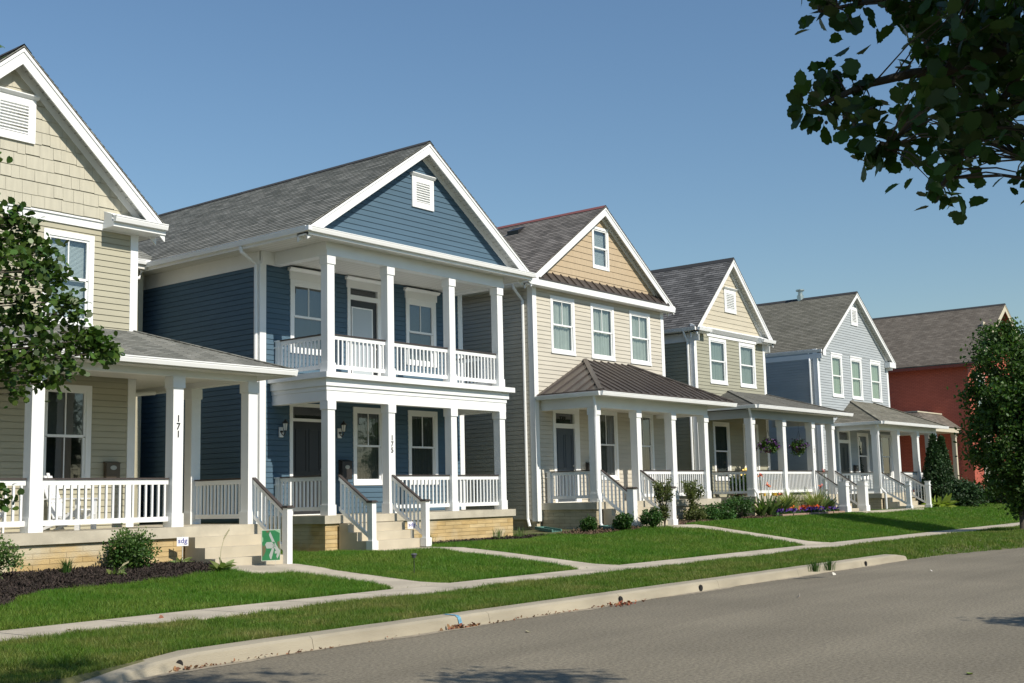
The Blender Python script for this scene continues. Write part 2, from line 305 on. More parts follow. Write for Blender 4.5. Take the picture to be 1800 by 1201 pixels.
def window(root, yw, x0, x1, z0, z1, cas=.11, sill=True, munt=1, cov='curtain', head=None, frac=.5, cm=None, low='room', m=TRIM2, proud=.035):
    """front-facing double hung window; (x0..z1) is the outside of the trim"""
    mb = MB(); y = yw-proud; yb = yw+.01
    mb.box(x0, x0+cas, y, yb, z0, z1); mb.box(x1-cas, x1, y, yb, z0, z1); mb.box(x0+cas, x1-cas, y, yb, z1-cas, z1); mb.box(x0+cas, x1-cas, y, yb, z0, z0+cas)
    if sill: mb.box(x0-.01, x1+.01, y-.015, y-.001, z0-.005, z0+cas*.45)
    if head == 'crown':
        mb.box(x0-.03, x1+.03, y-.02, yb, z1+.001, z1+.2); mb.prism([(-.03, .201), (.05, .201), (.11, .26), (.11, .28), (-.03, .28)], (x0-.08, y, z1), (x1+.08, y, z1))
    if head == 'flat': mb.box(x0-.03, x1+.03, y-.02, yb, z1+.001, z1+.06)
    w = mb.build('window', m, root)
    a0, a1, b0, b1 = x0+cas, x1-cas, z0+cas, z1-cas; s = MB(); t = .045; mid = b0+(b1-b0)*frac
    s.box(a0, a0+t, y+.02, y+.06, mid, b1); s.box(a1-t, a1, y+.02, y+.06, mid, b1); s.box(a0+t, a1-t, y+.02, y+.06, b1-t, b1); s.box(a0+t, a1-t, y+.015, y+.06, mid-.02, mid+.03)
    s.box(a0, a0+t, y+.04, y+.08, b0, mid-.021); s.box(a1-t, a1, y+.04, y+.08, b0, mid-.021); s.box(a0+t, a1-t, y+.04, y+.08, b0, b0+t)
    if munt: s.box((a0+a1)/2-.011, (a0+a1)/2+.011, y+.03, y+.05, mid+.031, b1-t-.001)
    if munt == 2: s.box((a0+a1)/2-.009, (a0+a1)/2+.009, y+.055, y+.07, b0+t, mid-.022)
    s.build('sash', m, w)
    p = MB(); p.face([(a0+t, y+.045, mid+.03), (a1-t, y+.045, mid+.03), (a1-t, y+.045, b1-t), (a0+t, y+.045, b1-t)])
    p.face([(a0+t, y+.065, b0+t), (a1-t, y+.065, b0+t), (a1-t, y+.065, mid-.02), (a0+t, y+.065, mid-.02)]); p.build('pane', GLASS, w)
    r = MB(); D = .45; y1 = y+.085
    r.face([(a0, y1, b0), (a0, y1, b1), (a0, y1+D, b1), (a0, y1+D, b0)]); r.face([(a1, y1, b0), (a1, y1+D, b0), (a1, y1+D, b1), (a1, y1, b1)])
    r.face([(a0, y1+D, b0), (a0, y1+D, b1), (a1, y1+D, b1), (a1, y1+D, b0)]); r.face([(a0, y1, b0), (a0, y1+D, b0), (a1, y1+D, b0), (a1, y1, b0)]); r.face([(a0, y1, b1), (a1, y1, b1), (a1, y1+D, b1), (a0, y1+D, b1)])
    r.build('recess', ROOM, w)
    if cov:
        c = MB(); yy = y+.13
        lo = b0 if cov != 'halfblind' else mid
        if 'curtain' in cov:
            n = 36; ph = random.uniform(0, 6)
            for i in range(n):
                f = lambda k: (a0+.01+(a1-a0-.02)*k/n, yy+.025*math.sin(k*1.35+ph)+.012*math.sin(k*.5))
                (xa, ya), (xb, yb2) = f(i), f(i+1); c.face([(xa, ya, lo), (xb, yb2, lo), (xb, yb2, b1), (xa, ya, b1)])
        else:
            z = lo
            while z < b1-.01: c.face([(a0+.005, yy-.008, z), (a1-.005, yy-.008, z), (a1-.005, yy+.008, z+.024), (a0+.005, yy+.008, z+.024)]); z += .025
        c.build('curtain' if 'curtain' in cov else 'blind', cm or (CURTAIN if 'curtain' in cov else BLIND), w)
    return (a0, a1, b0, b1)
def inner(x0, x1, z0, z1, cas=.11): return (x0+cas-.005, x1-cas+.005, z0+cas-.005, z1-cas+.005)
def door(root, yw, x0, x1, z0, ztop, zdoor, ztr0, ztr1, m, cas=.1, head=None, wide_right=0, glassin=None, handle='r'):
    """x0,x1 outside trim; z0 threshold; zdoor door-leaf top; ztr0..ztr1 transom glass"""
    f = MB(); y = yw-.035; xa, xb = x0+cas, x1-cas-wide_right
    f.box(x0, xa, y, yw+.06, z0, ztop); f.box(xb, x1, y, yw+.06, z0, ztop); f.box(xa, xb, y, yw+.06, ztr1, ztop); f.box(xa, xb, y, yw+.06, zdoor, ztr0); f.box(xa, xb, y-.02, yw+.06, z0-.02, z0+.02)
    if head == 'crown': f.box(x0-.03, x1+.03, y-.02, yw, ztop+.001, ztop+.2); f.prism([(-.03, .201), (.05, .201), (.11, .26), (.11, .28), (-.03, .28)], (x0-.08, y, ztop), (x1+.08, y, ztop))
    fo = f.build('door_frame', TRIM2, root)
    d = MB(); yd = yw+.02; d.box(xa, xb, yd, yd+.045, z0+.021, zdoor-.001)
    w = xb-xa
    for u0, u1 in ((.12, .46), (.54, .88)):
        for v0, v1 in ((.08, .40), (.46, .92)):
            if glassin: continue
            X0, X1 = xa+w*u0, xa+w*u1; Z0, Z1 = z0+(zdoor-z0)*v0, z0+(zdoor-z0)*v1; b = .012
            d.box(X0, X1, yd-b, yd-.001, Z0, Z0+.02); d.box(X0, X1, yd-b, yd-.001, Z1-.02, Z1); d.box(X0, X0+.02, yd-b, yd-.001, Z0+.021, Z1-.021); d.box(X1-.02, X1, yd-b, yd-.001, Z0+.021, Z1-.021)
    do = d.build('door', m, root)
    if glassin:
        g = MB(); u0, u1, v0, v1 = glassin; X0, X1 = xa+w*u0, xa+w*u1; Z0, Z1 = z0+(zdoor-z0)*v0, z0+(zdoor-z0)*v1
        g.box(X0, X1, yd-.02, yd-.012, Z0, Z1, 0)
        for q in ((X0-.035, X0, Z0-.035, Z1+.035), (X1, X1+.035, Z0-.035, Z1+.035), (X0, X1, Z0-.035, Z0), (X0, X1, Z1, Z1+.035)): g.box(q[0], q[1], yd-.026, yd-.002, q[2], q[3], 1)
        g.build('door_glass', [mat('frosted_door_glass', (.42, .47, .5), .25), WHITE], do)
    h = MB(); xh = xb-.08 if handle == 'r' else xa+.08; h.lathe((xh, yd-.04, z0+.95), [(0, -.03), (.028, -.015), (.03, 0), (.028, .015), (0, .03)], 10); h.box(xh-.006, xh+.006, yd-.03, yd-.001, z0+.94, z0+.96)
    h.lathe((xh, yd-.02, z0+1.1), [(0, -.025), (.025, -.015), (.025, .015), (0, .025)], 10); h.build('door_handle', mat('nickel', (.5, .48, .44), .3, metal=.9), do, True)
    t = MB(); t.face([(xa, yw+.03, ztr0), (xb, yw+.03, ztr0), (xb, yw+.03, ztr1), (xa, yw+.03, ztr1)]); t.build('transom_pane', GLASS, fo)
    r = MB(); r.box(xa, xb, yw+.07, yw+.5, ztr0, ztr1); r.build('recess', ROOM, fo)
    return (x0+.01, x1-.01, z0-.02, ztop-.01)
def louver(root, y, x0, x1, z0, z1, head=True):
    f = MB(); c = .15 if x1-x0 > .65 else .085; f.box(x0, x0+c, y-.045, y, z0, z1); f.box(x1-c, x1, y-.045, y, z0, z1); f.box(x0+c, x1-c, y-.045, y, z1-c, z1); f.box(x0+c, x1-c, y-.045, y, z0, z0+c); f.box(x0+c, x1-c, y-.01, y-.002, z0+c, z1-c)
    if head: f.prism([(-.04, 0), (.02, 0), (.07, .05), (.07, .07), (-.04, .07)], (x0-.04, y-.045, z1+.001), (x1+.04, y-.045, z1+.001))
    o = f.build('gable_vent', TRIM2, root); s = MB(); z = z0+c+.01; n = int((z1-z0-2*c)/.062); st = (z1-z0-2*c-.01)/n
    for i in range(n): s.hexa([(x0+c, y-.05, z+i*st), (x1-c, y-.05, z+i*st), (x1-c, y-.012, z+i*st+.028), (x0+c, y-.012, z+i*st+.028)], [(x0+c, y-.05, z+i*st+.012), (x1-c, y-.05, z+i*st+.012), (x1-c, y-.012, z+i*st+.04), (x0+c, y-.012, z+i*st+.04)])
    s.build('louver', TRIM2, o); return o
def rakes(root, xl, zl, xm, zm, xr, zr, yf, yw, bh=.24, off=.0, m=WHITE, wallstrip=.13, sm=None):
    sm = sm or SOFFIT_SHADE
    """rake boards at yf, sloped soffit back to gable wall yw, trim strip on the wall"""
    b = MB()
    def strip(mb, xa, za, xb, zb, t0, t1, y0, y1):
        A = [(xa, y0, za-t1), (xb, y0, zb-t1), (xb, y1, zb-t1), (xa, y1, za-t1)]; B = [(xa, y0, za-t0), (xb, y0, zb-t0), (xb, y1, zb-t0), (xa, y1, za-t0)]; mb.hexa(A, B)
    sl = (zm-zl)/(xm-xl); k = math.sqrt(1+sl*sl)
    for xa, za in ((xl, zl), (xr, zr)):
        strip(b, xa, za, xm, zm, .035*k, (bh+.035)*k, yf, yf+.03); strip(b, xa, za, xm, zm, .02*k, .09*k, yf-.02, yf-.001)
    b.build('rake_board', m, root)
    s = MB()
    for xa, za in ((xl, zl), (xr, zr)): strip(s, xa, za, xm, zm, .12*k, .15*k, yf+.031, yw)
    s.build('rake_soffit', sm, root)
    if wallstrip:
        w = MB()
        for xa, za in ((xl, zl), (xr, zr)): strip(w, xa, za, xm, zm, .151*k, (.15+wallstrip)*k, yw-.035, yw+.005)
        w.build('rake_trim', m, root)
def clipper(xl, zl, xm, zm, xr, zr, d=.16):
    sl = (zm-zl)/(xm-xl); sr = (zm-zr)/(xr-xm); k = math.sqrt(1+sl*sl)*d
    return lambda z: (xl+(z+k-zl)/sl, xr-(z+k-zr)/sr)
def text(body, size, loc, m, parent, name='house_number', vertical=False, font=None, rot=(math.pi/2, 0, 0), ext=.004, off=.002):
    c = bpy.data.curves.new(name, 'FONT'); c.body = '\n'.join(body) if vertical else body; c.size = size; c.offset = off; c.extrude = ext; c.align_x = 'CENTER'; c.align_y = 'CENTER'; c.space_line = .84
    c.resolution_u = 3; o = bpy.data.objects.new(name, c); S.collection.objects.link(o); bpy.context.view_layer.update()
    me = bpy.data.meshes.new_from_object(o.evaluated_get(bpy.context.evaluated_depsgraph_get())); S.collection.objects.unlink(o); bpy.data.objects.remove(o)
    me.materials.clear(); me.materials.append(m); t = bpy.data.objects.new(name, me); S.collection.objects.link(t)
    org = Vector((0, 0, 0))
    if parent is not None:
        p = parent
        while p.parent: p = p.parent
        org = Vector(p.location); t.parent = parent
    t.location = Vector(loc)-org; t.rotation_euler = rot; return t
def shingle(name, c1, c2): return brickmat(name, c1, c2, tuple(v*.55 for v in c1), .31, .14, .006, rough=.95, bump=.35, nz=.14)
BUFF = brickmat('buff_brick', (.47, .335, .15), (.53, .41, .22), (.32, .225, .11), .62, .092, .005, bump=.8, nz=.12, stain=(.52, .46, .33), msmooth=.5)
LIMESTONE = brickmat('pale_block', (.42, .36, .25), (.47, .41, .29), (.28, .24, .17), .40, .1, .006, bump=.5, nz=.12)
def slab(root, x0, x1, y0, y1, ztop, zg, th=.19, over=.06, bm=BUFF, cm=CONC):
    s = MB(); s.box(x0, x1, y0, y1, ztop-th, ztop); s.build('porch_slab', cm, root)
    f = MB(); f.box(x0+over, x1-over, y0+over, y1, zg-.3, ztop-th-.002); f.build('porch_foundation', bm, root)
def hiproof(root, xl, xr, yf, yw, ze, x1, x2, zt, m, metal=False, rt=.0):
    mb = MB(); F = ((xl, yf, ze), (xr, yf, ze), (x1, yw, zt), (x2, yw, zt)); Lf = ((xl, yw, ze), (xl, yf, ze), (x1, yw, zt), (x1, yw, zt)); Rt = ((xr, yf, ze), (xr, yw, ze), (x2, yw, zt), (x2, yw, zt))
    st = .014 if not metal else .0005
    roof_plane(mb, *F, step=st, ex=.14 if not metal else 9, under=False); roof_plane(mb, *Lf, step=st, ex=.14 if not metal else 9, under=False); roof_plane(mb, *Rt, step=st, ex=.14 if not metal else 9, under=False)
    mb.box(xl+.01, xr-.01, yf+.01, yw, ze-.06, ze-.012)
    o = mb.build('porch_roof', m, root)
    if metal:
        s = MB()
        for P in (F, Lf, Rt): seams(s, *P)
        for a, b in (((xl, yf, ze), (x1, yw, zt)), ((xr, yf, ze), (x2, yw, zt))): s.beam(Vector(a)+Vector((0, 0, .02)), Vector(b)+Vector((0, 0, .02)), .14, .04)
        s.box(xl-.02, xr+.02, yf-.02, yf-.001, ze-.04, ze+.01); s.box(xl-.02, xl-.001, yf, yw, ze-.04, ze+.01)
        s.build('roof_seam', m, o)
    else:
        s = MB()
        for a, b in (((xl, yf, ze), (x1, yw, zt)), ((xr, yf, ze), (x2, yw, zt))): s = MB(); s.beam(Vector(a)+Vector((0, 0, .012)), Vector(b)+Vector((0, 0, .012)), .2, .02); s.build('hip_cap', m, o)
    return o
def porch_frame(root, xl, xr, y, yw, zb, zt, ceil_z=None, w=.2, left=True, right=True, m=WHITE):
    b = MB(); b.box(xl, xr, y, y+w, zb, zt)
    if left: b.box(xl, xl+w, y+w, yw, zb, zt)
    if right: b.box(xr-w, xr, y+w, yw, zb, zt)
    b.build('porch_beam', m, root); c = MB(); cz = ceil_z or zb+.12; c.box(xl+w, xr-w, y+w, yw-.03, cz, cz+.03); c.build('porch_ceiling', SOFFIT, root)
def body(root, xl, xr, yw, yb, zs, ze, mt, ex, op=(), zg=.5, corner=.12, gable=None, cb=True, foundm=None, left_op=(), zsf=None):
    """siding walls with corner boards, foundation, and a plain inner core"""
    w = MB(); siding(w, 'y', yw, -1, xl+corner-.01, xr-corner+.01, zsf or zs, ze, ex, op); w.build('wall', mt, root)
    w = MB(); siding(w, 'x', xl, -1, yw+corner-.01, yb, zs, ze, ex, left_op, proud=.026, flat=1); siding(w, 'x', xr, 1, yw+corner-.01, yb, zs, ze, ex, proud=.026, flat=1); siding(w, 'y', yb, 1, xl, xr, zs, ze, ex); w.build('side_wall', mt, root)
    f = MB(); f.box(xl+.03, xr-.03, yw+.05, yb-.05, zg-.3, zs+.001); f.build('foundation', foundm or LIMESTONE, root)
    if cb:
        for x, s in ((xl, 1), (xr, -1)):
            c = MB(); c.box(min(x-s*.025, x+s*corner), max(x-s*.025, x+s*corner), yw-.03, yw+.002, zs-.06, ze); c.box(min(x-s*.025, x-s*.002), max(x-s*.025, x-s*.002), yw+.003, yw+corner, zs-.06, ze)
            c.build('corner_board', TRIM2, root)
def eave_side(root, x_wall, x_eave, y0, y1, z, sgn, zf=None, frieze=.3, m=WHITE, gut=True):
    """flat soffit + frieze on the side wall, and a gutter along the eave; sgn -1 = left side"""
    s = MB(); a, b = sorted((x_wall, x_eave)); s.box(a, b, y0, y1, z-.2, z-.17); s.build('soffit', SOFFIT, root)
    f = MB(); q = x_eave; f.box(min(q, q-sgn*.02), max(q, q-sgn*.02), y0, y1, z-.2, z-.03)
    if frieze: f.box(min(x_wall, x_wall+sgn*.035), max(x_wall, x_wall+sgn*.035), y0, y1, z-.2-frieze, z-.201)
    f.build('fascia', m, root)
    if gut:
        if sgn < 0: gutter(root, (x_eave, y1, z-.02), (x_eave, y0, z-.02))
        else: gutter(root, (x_eave, y0, z-.02), (x_eave, y1, z-.02))
def gable_roof(root, xl, zl, xm, zm, xr, zr, yf, yb, m, cap=None):
    mb = MB(); roof_plane(mb, (xl, yb, zl), (xl, yf, zl), (xm, yb, zm), (xm, yf, zm)); roof_plane(mb, (xr, yf, zr), (xr, yb, zr), (xm, yf, zm), (xm, yb, zm)); o = mb.build('roof', m, root)
    c = MB(); sl = (zm-zl)/(xm-xl)
    for s in (-1, 1): c.face([(xm, yf, zm+.035), (xm, yb, zm+.035), (xm+s*.16, yb, zm+.03-sl*.16), (xm+s*.16, yf, zm+.03-sl*.16)])
    c.build('ridge_cap', cap or mat('ridge_cap_shingle', (.035, .036, .038), .9), o); return o
# ==================================================================== ground
def smooth(t): t = np.clip(t, 0, 1); return t*t*(3-2*t)
def house_z(x): return np.interp(x, [0, 16.5, 18.5, 26, 28.5, 45, 70], [.40, .41, .46, .50, .66, .68, .64])
def edgeY(x): return np.interp(x, [-40, 5.9, 7.2, 26.4, 28.4, 30.3, 32.4, 36, 44, 140], [9.55, 9.6, 10., 10., 9.96, 9.65, 9.17, 8.6, 8.2, 8.2])
def gz(x, y):
    x = np.asarray(x, float); y = np.asarray(y, float); e = edgeY(x)
    strip = .125+.012*np.sin(x*1.7)*np.sin(y*2.1)
    h = house_z(x)
    up = .13+(h-.13)*np.clip((y-14.08)/(17.9-14.08), 0, 1)
    z = np.where(y < 14.1, strip, up)
    ramp = np.where(x > 26.45, smooth((y-e)/.6), 1); z = z*ramp+(1-ramp)*(-.01)
    z = z+np.where((x > 5) & (x < 14.3), .09*np.clip((y-17.2)/1.3, 0, 1), 0); z = np.where((y > 12.82) & (y < 14.08), .09, z)
    return z
def sheet(name, m, xs, ys, zf, kind='structure'):
    X, Y = np.meshgrid(xs, ys); Z = zf(X, Y); V = np.stack([X, Y, Z], -1).reshape(-1, 3); nx, ny = len(xs), len(ys)
    i = np.arange((ny-1)*(nx-1)); r, c = i//(nx-1), i % (nx-1); a = r*nx+c; F = np.stack([a, a+1, a+nx+1, a+nx], -1)
    me = bpy.data.meshes.new(name); me.from_pydata(V.tolist(), [], F.tolist()); me.materials.append(m); me.polygons.foreach_set('use_smooth', [True]*len(me.polygons)); me.update()
    o = bpy.data.objects.new(name, me); S.collection.objects.link(o); o['kind'] = kind; return o
GROUNDM = mat('far_ground', (.055, .075, .03), .95, n=.3, ns=.2)
sheet('ground', GROUNDM, np.array([-1500., -60, 0, 60, 200, 1500]), np.array([-1500., -60, 0, 60, 200, 1500]), lambda X, Y: X*0-.06)
ASPH = mat('asphalt', (.20, .178, .132), .88, n=.10, ns=.35, bump=.5, bs=220, spec=.3)
def asphalt_detail():
    N = ASPH.node_tree.nodes; L = ASPH.node_tree.links; b = N['Principled BSDF']; src = b.inputs['Base Color'].links[0].from_socket
    t = N.new('ShaderNodeTexNoise'); t.inputs['Scale'].default_value = 26; t.inputs['Detail'].default_value = 7; t.inputs['Roughness'].default_value = .8; tc = N.new('ShaderNodeTexCoord'); L.new(tc.outputs['Object'], t.inputs[0])
    mr = N.new('ShaderNodeMapRange'); mr.inputs[1].default_value = .3; mr.inputs[2].default_value = .7; mr.inputs[1].default_value = .38; mr.inputs[2].default_value = .62; mr.inputs[3].default_value = .58; mr.inputs[4].default_value = 1.45
    mx = N.new('ShaderNodeMixRGB'); mx.blend_type = 'MULTIPLY'; mx.inputs[0].default_value = 1; cc = N.new('ShaderNodeCombineColor'); [L.new(mr.outputs[0], cc.inputs[i]) for i in range(3)]
    L.new(t.outputs[0], mr.inputs[0]); L.new(src, mx.inputs[1]); L.new(cc.outputs[0], mx.inputs[2])
    # long faint wheel-worn bands
    w = N.new('ShaderNodeTexNoise'); w.inputs['Scale'].default_value = 1; mp = N.new('ShaderNodeMapping'); mp.inputs['Scale'].default_value = (.05, 1.1, 1); L.new(tc.outputs['Object'], mp.inputs[0]); L.new(mp.outputs[0], w.inputs[0])
    mr2 = N.new('ShaderNodeMapRange'); mr2.inputs[1].default_value = .3; mr2.inputs[2].default_value = .7; mr2.inputs[3].default_value = .87; mr2.inputs[4].default_value = 1.13; L.new(w.outputs[0], mr2.inputs[0])
    c2 = N.new('ShaderNodeCombineColor'); [L.new(mr2.outputs[0], c2.inputs[i]) for i in range(3)]; m2 = N.new('ShaderNodeMixRGB'); m2.blend_type = 'MULTIPLY'; m2.inputs[0].default_value = 1
    L.new(mx.outputs[0], m2.inputs[1]); L.new(c2.outputs[0], m2.inputs[2]); L.new(m2.outputs[0], b.inputs['Base Color'])
asphalt_detail()
sheet('road', ASPH, np.concatenate([np.arange(-40, 60, 1.), np.arange(60, 161, 10.)]), np.array([.6, 3, 6, 8, 9, 9.6, 10.3]), lambda X, Y: .0+0*X)
SOIL = mat('lawn_soil', (.075, .09, .03), .95, n=.35, ns=1.6, col2=(.13, .12, .05), bump=.4, bs=30)
sheet('lawn', SOIL, np.concatenate([np.arange(-10, 62, .5), np.arange(62, 150, 4.)]), np.concatenate([[8.1, 8.4, 8.7, 9, 9.3, 9.6, 9.8, 10, 10.15, 10.3], np.arange(10.6, 12.8, .3), [12.8, 12.84, 14.05, 14.1], np.arange(14.3, 20, .3), np.arange(20, 60, 3.)]),
      lambda X, Y: np.where((Y < edgeY(X)+.1) & (X < 26.5), -.04, gz(X, Y)-.004))
sheet('verge', SOIL, np.array([-40., 0, 40, 160]), np.array([-20., -4, 0, .6]), lambda X, Y: .05+0*X)
SIDEW = mat('sidewalk_concrete', (.44, .395, .315), .85, n=.16, ns=1.3, bump=.25, bs=90, spec=.3)
def slabs(name, rects, zf, m=SIDEW, joint=.022):
    mb = MB()
    for x0, x1, y0, y1 in rects:
        P = [(x0+joint/2, y0+joint/2), (x1-joint/2, y0+joint/2), (x1-joint/2, y1-joint/2), (x0+joint/2, y1-joint/2)]
        lo = [(x, y, -.05) for x, y in P]; hi = [(x, y, zf(x, y)) for x, y in P]; mb.hexa(lo, hi)
    o = mb.build(name, m); o['kind'] = 'structure'; return o
slabs('sidewalk', [(x, x+1.5, 12.85, 14.05) for x in np.arange(-12, 92, 1.5)]+[(-12, 92, 12.86, 14.04)][:0], lambda x, y: .142+.0015*math.sin(x*3.1))
def walk(pts, n=3):
    """pts: list of (y, x0, x1) from the sidewalk inwards"""
    mb = MB(); h = lambda x, y: float(gz(x, max(y, 14.12)))+.012
    for (ya, a0, a1), (yb, b0, b1) in zip(pts, pts[1:]):
        for i in range(n):
            t0, t1 = i/n, (i+1)/n; y0 = ya+(yb-ya)*t0; y1 = ya+(yb-ya)*t1-.008; c0, c1, d0, d1 = a0+(b0-a0)*t0, a1+(b1-a1)*t0, a0+(b0-a0)*t1, a1+(b1-a1)*t1
            mb.hexa([(c0, y0, 0), (c1, y0, 0), (d1, y1, 0), (d0, y1, 0)], [(c0, y0, h(c0, y0)), (c1, y0, h(c1, y0)), (d1, y1, h(d1, y1)), (d0, y1, h(d0, y1))])
    o = mb.build('front_path', SIDEW); o['kind'] = 'structure'
WALKS = [[(14.06, 14.35, 15.75), (14.5, 14.62, 15.5), (16.7, 14.58, 15.5), (17.0, 13.85, 15.6), (18.15, 13.8, 15.65)], [(14.06, 19.65, 21.05), (14.5, 19.9, 20.78), (18.1, 19.9, 20.8), (18.35, 18.95, 20.85), (19.4, 18.95, 20.85)],
         [(14.06, 30.0, 31.6), (14.5, 30.25, 31.15), (17.4, 30.2, 31.1), (17.9, 28.5, 30.9), (18.65, 28.4, 30.7)]]
for w_ in WALKS: walk(w_)
b_ = MB(); b_.hexa([(43.1, 17.8, 0), (49.4, 17.8, 0), (49.4, 18.45, 0), (43.1, 18.6, 0)], [(43.1, 17.8, .73), (49.4, 17.8, .73), (49.4, 18.45, .74), (43.1, 18.6, .74)]); tag(b_.build('front_path', SIDEW), kind='structure')
# kerb
KERBM = mat('kerb_concrete', (.34, .305, .23), .88, n=.16, ns=1.4, bump=.35, bs=50, spec=.25, stretch=(.6, 1, 2.5))
def kerb():
    mb = MB(); xs = list(np.arange(-6, 26.6, .5)); prev = None
    for x in xs:
        e = float(edgeY(x)); h = float(np.interp(x, [-6, 5.4, 7.6, 26.2, 26.45], [.03, .03, .15, .15, .10])); j = .006*math.sin(x*5.3)+.004*math.sin(x*13)
        wd = float(np.interp(x, [5.4, 7.4], [.14, .33])); ring = [(x, e-.01+j, -.05), (x, e+.0+j, .0), (x, e+.03+j, h*.8), (x, e+.07+j, h-.004), (x, e+wd*.5, h), (x, e+wd+j*2, h), (x, e+wd+.01, -.05)]
        if prev and abs((x*2) % 6) > .01:
            for k in range(len(ring)-1): mb.face([prev[k], ring[k], ring[k+1], prev[k+1]])
        elif prev:
            ring2 = [(p[0]-.005, p[1], p[2]) for p in ring]
            for k in range(len(ring)-1): mb.face([prev[k], ring2[k], ring2[k+1], prev[k+1]])
        prev = ring
    mb.face([prev[k] for k in range(len(prev))])
    o = mb.build('kerb', KERBM); o['kind'] = 'structure'
    # gutter dust line
    g = MB()
    for x in np.arange(3, 26.4, .5):
        e = float(edgeY(x)); e2 = float(edgeY(x+.5)); w0, w1 = .10+.05*math.sin(x*1.9)+.03*math.sin(x*5), .10+.05*math.sin((x+.5)*1.9)+.03*math.sin((x+.5)*5)
        g.face([(x, e-w0, .004), (x+.5, e2-w1, .004), (x+.5, e2+.005, .004), (x, e+.005, .004)])
    tag(g.build('gutter_dust', mat('gutter_dust', (.30, .26, .19), .95, n=.3, ns=9)), kind='structure')
kerb()
# ==================================================================== houses
def XZ(x, y, Y): v = atY(x, y, Y); return v.x, v.z
def mailbox(root, x, y, z, w=.3, h=.33, d=.13, m=BRONZE, tall=False):
    b = MB(); b.box(x, x+w, y-d, y-.03, z, z+h*.86); b.hexa([(x-.01, y-d-.01, z+h*.861), (x+w+.01, y-d-.01, z+h*.861), (x+w+.01, y-.03, z+h*.861), (x-.01, y-.03, z+h*.861)], [(x-.01, y-d-.01, z+h*.9), (x+w+.01, y-d-.01, z+h*.9), (x+w+.01, y-.03, z+h), (x-.01, y-.03, z+h)])
    o = b.build('mailbox', m, root); e = MB(); c = Vector((x+w/2, y-d-.002, z+h*.62)); n = 16
    e.face([(c.x+w*.24*math.cos(2*math.pi*i/n), c.y-.006, c.z+w*.15*math.sin(2*math.pi*i/n)) for i in range(n)]); e.build('mailbox_badge', mat('badge_silver', (.45, .43, .38), .35, metal=.7), o); return o
def lantern(root, x, y, z, s=1.0):
    b = MB(); b.box(x-.055*s, x+.055*s, y-.03, y-.022+.02, z-.11*s, z+.11*s); o = b.build('wall_lantern', WHITE, root)
    a = MB(); a.tube([(x, y-.03, z-.03), (x, y-.11, z-.09), (x, y-.17, z-.02), (x, y-.17, z+.02)], .012, 6); a.lathe((x, y-.03, z-.02), [(0, 0), (.04, .01), (.045, .05), (0, .06)], 8)
    a.lathe((x, y-.17, z+.02), [(.03, 0), (.045, .012)], 4); a.lathe((x, y-.17, z+.2), [(.085, 0), (.07, .03), (.03, .07), (.012, .10), (0, .11)], 8)
    for k in range(4): t = math.pi/4+k*math.pi/2; a.tube([(x+.045*math.cos(t), y-.17+.045*math.sin(t), z+.03), (x+.075*math.cos(t), y-.17+.075*math.sin(t), z+.2)], .006, 4)
    a.build('lantern_frame', BLACK, o); g = MB(); g.lathe((x, y-.17, z+.03), [(.04, 0), (.068, .17)], 4); g.build('lantern_glass', mat('lantern_glass', (.75, .75, .7), .2), o)
